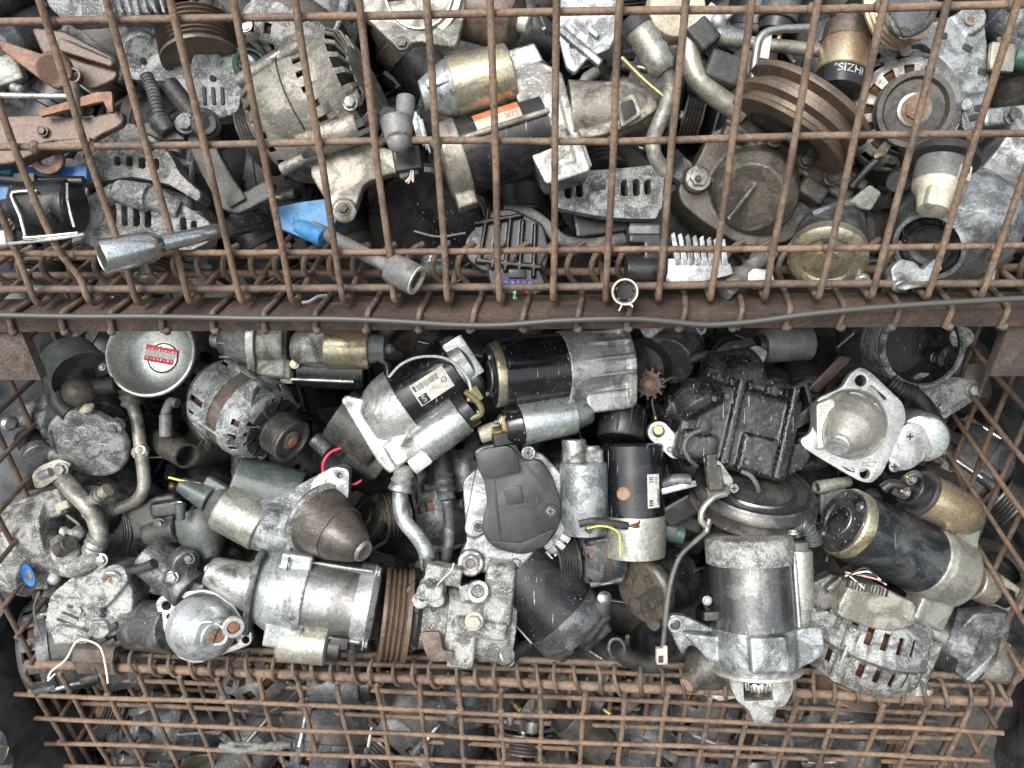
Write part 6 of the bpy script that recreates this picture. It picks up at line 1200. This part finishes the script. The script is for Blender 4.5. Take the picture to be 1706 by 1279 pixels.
# --- oxidised alternator edge, centre bottom
t = T('alternator', 'whitish slotted alternator end behind the starter nose, lower middle of upper cage', AL, 1010, 320, .79, 'alternators')
slots = [rnd([(x - 6, y0), (x + 5, y0 - 2), (x + 7, y1), (x - 5, y1)], 5) for x, y0, y1 in ((946, 306, 330), (965, 301, 328), (1040, 300, 326), (1060, 299, 326), (1079, 300, 324))]
t.cast('end_frame', 'alu_ox', lambda: t.prism('x', rnd([(914, 312), (936, 292), (966, 284), (1030, 280), (1090, 274), (1108, 284), (1104, 346), (1092, 362), (1050, 362), (1006, 358), (960, 350), (924, 338)], 9), 6, 44, 0, holes=slots, bev=4), 1.6, 3, rough=1.5)
t.prism('end_frame_lip', rnd([(920, 336), (1000, 348), (1100, 340), (1094, 364), (1050, 364), (1000, 360), (930, 346)], 6), 30, 56, 'alu_ox', bev=4); t.prism('boss', rnd([(984, 300), (1016, 298), (1022, 352), (980, 350)], 5), 30, 54, 'alu_ox', bev=4); t.box('boss_slot', (999, 312, 55), 18, 7, 3, 'dark', 4, 1)
t.cyl('dark_backing', (1010, 310, -70), (1012, 325, -4), 84, 'dark'); f = t.ax((1005, 255, 0), (1008, 290, 10)); f.lathe('pulley', [(0, 0), (0, 36), (5, 40), (9, 35), (13, 40), (17, 35), (21, 40), (25, 35), (29, 40), (34, 40), (34, 0)], 'pulley', 48)  # near-black drum behind the slots paints their inner shade
# --- black hose and finned regulator
t = T('rubber_hose', 'black rubber hose curling from the connector block to the finned regulator', 'hose', 950, 385, .785)
t.tube('hose', [(840, 352, 0), (880, 356, 6), (912, 378, 10), (936, 400, 12), (980, 408, 12), (1040, 398, 6)], 11, 'hose_dusty', 14); t.cast('bracket', 'plastic', lambda: (t.box('x', (1000, 372, -10), 90, 44, 30, 0, 8, 4),), 2, 2)
t = T('regulator', 'finned aluminium regulator with a black plug, right of the spring clamp', 'regulator', 1130, 425, .745)
t.prism('base', rnd([(1112, 430), (1216, 438), (1222, 456), (1150, 474), (1108, 468)], 4), -20, 8, 'alu_pale', bev=2)
for q in range(8): t.prism('fin', rnd([(1118 + q * 12, 390 + q * 1.5), (1124 + q * 12, 386 + q * 1.5), (1136 + q * 11, 440), (1126 + q * 11, 442)], 2), -16, 10, 'alu', bev=1)
t.cast('plug', 'plastic', lambda: (t.box('x', (1072, 392, 0), 54, 34, 40, 0, -2, 4), t.cyl('x', (1042, 448, 6), (1108, 450, 6), 22, 0), t.box('x', (1090, 430, 2), 40, 60, 36, 0, 0, 4)), 1.6, 2); t.box('grey_cap', (1072, 384, 16), 50, 14, 20, 'plastic_grey', 0, 3)
t = T('spring_clamp', 'small round spring hose clamp poking out over the beam', 'clamp', 1041, 482, .70)
f = t.face(1041, 486, 0, .0, .12); f.lathe('band', [(-24, 18), (-24, 21), (0, 22), (2, 20), (0, 16.5), (-2, 16), (-24, 16)], 'grease', 40); f.lathe('pale_rim', [(0, 18.5), (2.4, 19.5), (2.4, 22), (0, 22.6)], 'cream', 40); t.cyl('bore', (1041, 484, -14), (1041, 485, -10), 16.4, 'dark')
for a in (20, 90, 160, 230, 300): t.box('tab', (1041 + 17 * math.cos(R(a)), 486 - 17 * math.sin(R(a)), -4), 7, 6, 8, 'grease', a, 1)
t.tube('spring_leg', [(1037, 506, 2), (1034, 512, 4), (1031, 518, 6)], 1.6, 'cream', 6); t.tube('spring_leg', [(1046, 507, 2), (1052, 508, 4), (1054, 512, 5)], 1.6, 'cream', 6)
t = T('grey_tube', 'dark grey rubber tube slanting down onto the floor wires', 'tube', 1230, 460, .75); t.tube('tube', [(1286, 418, -16), (1250, 446, -4), (1206, 488, 10)], 14, 'hose_dusty', 18, sm=4)
t = T('metal_chip', 'small bright metal chip resting on the bottom rod of the upper cage', 'chip', 1268, 462, .735); t.prism('chip', rnd([(1246, 456), (1256, 446), (1286, 450), (1292, 476), (1262, 480), (1248, 474)], 4), -14, 6, 'alu_pale', bev=2); t.box('fold', (1280, 464, 7), 4, 24, 3, 'alu_clean', 0, 1)
t = T('plastic_strip', 'curled translucent grey strip caught in the floor hooks', 'strip', 520, 500, .72); t.tube('strip', [(504, 504, 0), (516, 502, 2), (530, 494, 0), (545, 492, -4)], 3.2, 'plastic_grey', 6)
# ================================================================ the rest of the heap, behind and below the front pieces
def proto_starter(m1, m2, m3, seed):
    r_ = random.Random(seed); t = T('starter_motor', 'x', SM, 0, 0, 1.0); f = t.ax((-90, 0, 0), (90, 0, 0))
    cap_end(f, 0, 50, 18, m2); f.lathe('body', [(16, 0), (16, 52), (112, 52), (112, 0)], m1, 40)
    f.lathe('drive_housing', [(110, 0), (110, 54), (140, 56), (150, 44), (190, 34), (206, 24), (206, 0)], m2, 36); f.prism('flange', hull([(0, 0, 50), (60, 0, 14), (-60, 0, 14)]), 140, 152, m2, holes=[circ(60, 0, 7, 12), circ(-60, 0, 7, 12)], bev=1.5)
    f.cyl('solenoid', 20, 112, 32, m3, u=70, w=20); f.cyl('solenoid_cap', 2, 22, 27, 'plastic', u=70, w=20); f.cyl('terminal_stud', -12, 4, 5, 'brass', u=70, w=30, n=10); f.cyl('through_bolt', 8, 140, 4, 'steel', u=-46, w=32, n=10)
    return t.e
def proto_alt(m1, m2, seed):
    t = T('alternator', 'x', AL, 0, 0, 1.0); alternator(t, (-70, 0, 0), (-1, .001, 0), 86, (.48, 34, 5), .55, .35, .6, 6, m1, m2, 'pulley', 'stator', [(80, 1.12, 18, 7), (-80, 1.12, 18, 7)], (), 12); return t.e
def proto_pump(m1, seed):
    t = T('pump', 'x', 'pump', 0, 0, 1.0); f = t.ax((-70, 0, 0), (70, 0, 0))
    f.lathe('body', [(0, 0), (0, 44), (6, 50), (50, 52), (54, 60), (64, 60), (66, 50), (120, 46), (130, 30), (134, 0)], m1, 36); f.lathe('pulley', pulley_prof(58, 30, 4, 5, -34)[:-1] + [(-6, 20)], 'pulley', 40); f.cyl('shaft', -10, 4, 12, 'steel'); f.box('lug', 40, 70, 46, 84, -12, 12, m1, 4); f.box('lug', 40, 70, -84, -46, -12, 12, m1, 4)
    f.tube('pipe', [(90, 30, 30), (100, 60, 50), (130, 80, 40), (180, 84, 20)], 11, 'alu_tan', 12); return t.e
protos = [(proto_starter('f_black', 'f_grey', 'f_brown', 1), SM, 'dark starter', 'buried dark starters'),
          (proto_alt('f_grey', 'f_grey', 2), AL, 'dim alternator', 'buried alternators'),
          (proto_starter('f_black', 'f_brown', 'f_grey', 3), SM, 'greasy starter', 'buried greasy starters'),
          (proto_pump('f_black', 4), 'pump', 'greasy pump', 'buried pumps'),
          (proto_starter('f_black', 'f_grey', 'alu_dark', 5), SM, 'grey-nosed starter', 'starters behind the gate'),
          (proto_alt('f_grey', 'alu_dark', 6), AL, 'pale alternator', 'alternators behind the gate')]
kids = [list(p[0].children_recursive) for p in protos]
pk = [[(k, k.parent) for k in ks] for ks in kids]
STOP = {'and', 'a', 'the', 'with', 'of', 'in', 'to', 'its', 'on', 'under', 'by', 'at', 'an', 'above', 'below', 'from', 'behind', 'right', 'left', 'beside', 'lying', 'bare', 'is', 'it', 'over'}
FRONT = [t for t in THINGS if t.e['label'] != 'x']
used = set()
def near_label(adj, px, py):
    t = min(FRONT, key=lambda q: (q.cx - px) ** 2 + (q.cy - py) ** 2); dx, dy = px - t.cx, py - t.cy
    w = t.e['label'].replace(',', '').split()[:7]
    while w[-1] in STOP: w.pop()
    first_ = ('left of' if dx < 0 else 'right of') if abs(dx) > abs(dy) else ('above' if dy < 0 else 'below')
    for sd_ in (first_, 'close behind', 'deep behind', 'in the dark behind', 'above', 'below', 'left of', 'right of', 'far behind'):
        s = f'{adj} buried {sd_} the ' + ' '.join(w)
        if s not in used: break
    used.add(s); return s
first = [True] * len(protos)
rf = random.Random(11)
def put(i, px, py, z, s=1.):
    src, cat, lab, grp = protos[i]
    if first[i]: e = src; first[i] = False
    else:
        e = src.copy(); C.objects.link(e); mp = {src: e}
        for k, par in pk[i]:
            c = k.copy(); C.objects.link(c); mp[k] = c; c.parent = mp[par]
    e['label'] = near_label(lab, px, py); e['category'] = cat; e['group'] = grp
    rot = Matrix.Rotation(rf.uniform(0, 6.283), 4, 'Z') @ Matrix.Rotation(rf.uniform(-.8, .8), 4, 'Y') @ Matrix.Rotation(rf.uniform(0, 6.283), 4, 'X')
    e.matrix_world = CAM @ Matrix.Translation(((px - 853) / F * z, (639.5 - py) / F * z, -z)) @ rot @ Matrix.Scale(z / F * s, 4)
seq = [0, 1, 2, 3, 2, 0, 3, 1]
k = 0
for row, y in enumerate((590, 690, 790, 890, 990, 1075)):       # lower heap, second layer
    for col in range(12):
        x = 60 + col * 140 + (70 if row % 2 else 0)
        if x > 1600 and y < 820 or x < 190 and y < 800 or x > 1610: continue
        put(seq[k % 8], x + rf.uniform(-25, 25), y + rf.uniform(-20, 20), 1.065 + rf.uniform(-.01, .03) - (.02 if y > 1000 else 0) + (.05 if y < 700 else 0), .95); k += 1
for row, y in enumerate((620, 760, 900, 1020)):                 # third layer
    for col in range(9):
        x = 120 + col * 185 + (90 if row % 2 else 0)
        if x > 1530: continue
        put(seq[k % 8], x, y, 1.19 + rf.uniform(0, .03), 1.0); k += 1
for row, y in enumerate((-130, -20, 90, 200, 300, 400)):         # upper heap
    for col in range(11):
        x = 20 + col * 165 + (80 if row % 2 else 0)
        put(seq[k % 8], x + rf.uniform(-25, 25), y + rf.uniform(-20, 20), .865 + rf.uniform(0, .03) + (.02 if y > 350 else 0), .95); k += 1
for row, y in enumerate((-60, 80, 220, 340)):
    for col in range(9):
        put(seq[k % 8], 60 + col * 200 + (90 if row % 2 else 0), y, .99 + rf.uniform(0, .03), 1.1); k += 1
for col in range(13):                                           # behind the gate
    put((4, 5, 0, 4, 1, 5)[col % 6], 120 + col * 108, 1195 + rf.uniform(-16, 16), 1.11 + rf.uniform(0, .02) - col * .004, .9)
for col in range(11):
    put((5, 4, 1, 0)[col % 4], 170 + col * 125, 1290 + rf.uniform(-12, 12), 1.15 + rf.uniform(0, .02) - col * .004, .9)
# thin loose wires trailing over the heap
rw = random.Random(5)
for q in range(18):
    px, py = rw.uniform(120, 1580), rw.uniform(620, 1060); col_ = ('wire_black', 'cable_grey', 'wire_black', 'zinc_tan')[q % 4]
    lab_ = near_label(('thin black wire', 'thin grey wire', 'thin black wire', 'pale thin wire')[q % 4], px, py).replace(' buried ', ' trailing ')
    t = T('loose_wire', lab_, 'wire', px, py, .985 + rw.uniform(-.015, .03), 'loose wires in the heap'); P_ = [(px, py, 0)]; a_ = rw.uniform(0, 6.28)
    for k_ in range(5): a_ += rw.uniform(-.9, .9); P_.append((P_[-1][0] + 26 * math.cos(a_), P_[-1][1] + 26 * math.sin(a_), rw.uniform(-14, 22)))
    t.tube('wire', P_, rw.uniform(1.6, 3.4), col_, 8); t.cyl('wire_end', P_[-1], (P_[-1][0] + 8 * math.cos(a_), P_[-1][1] + 8 * math.sin(a_), P_[-1][2]), 3.6, 'brass' if q % 3 else 'plastic', n=10)
# added dark backdrop at the right, sack at the left
crumple('dark_backdrop', 'dark backdrop sheet added outside the right side of the lower cage', 'backdrop', LC @ Vector((XR + .30, -.20, -.52)), LC @ Vector((XR + .22, .75, -.52)), LC @ Vector((XR + .30, -.20, .56)), 'sack', 30, .05, 8)  # added sheet stands in for the darkness beyond the right wall
crumple('black_sack', 'black woven sack slumped at the foot of the left cage wall', 'sack', LC @ Vector((XL - .035, -.06, -.46)), LC @ Vector((XL - .06, .60, -.40)), LC @ Vector((XL - .05, -.05, .03)), 'sack', 30, .03, 5, .02)
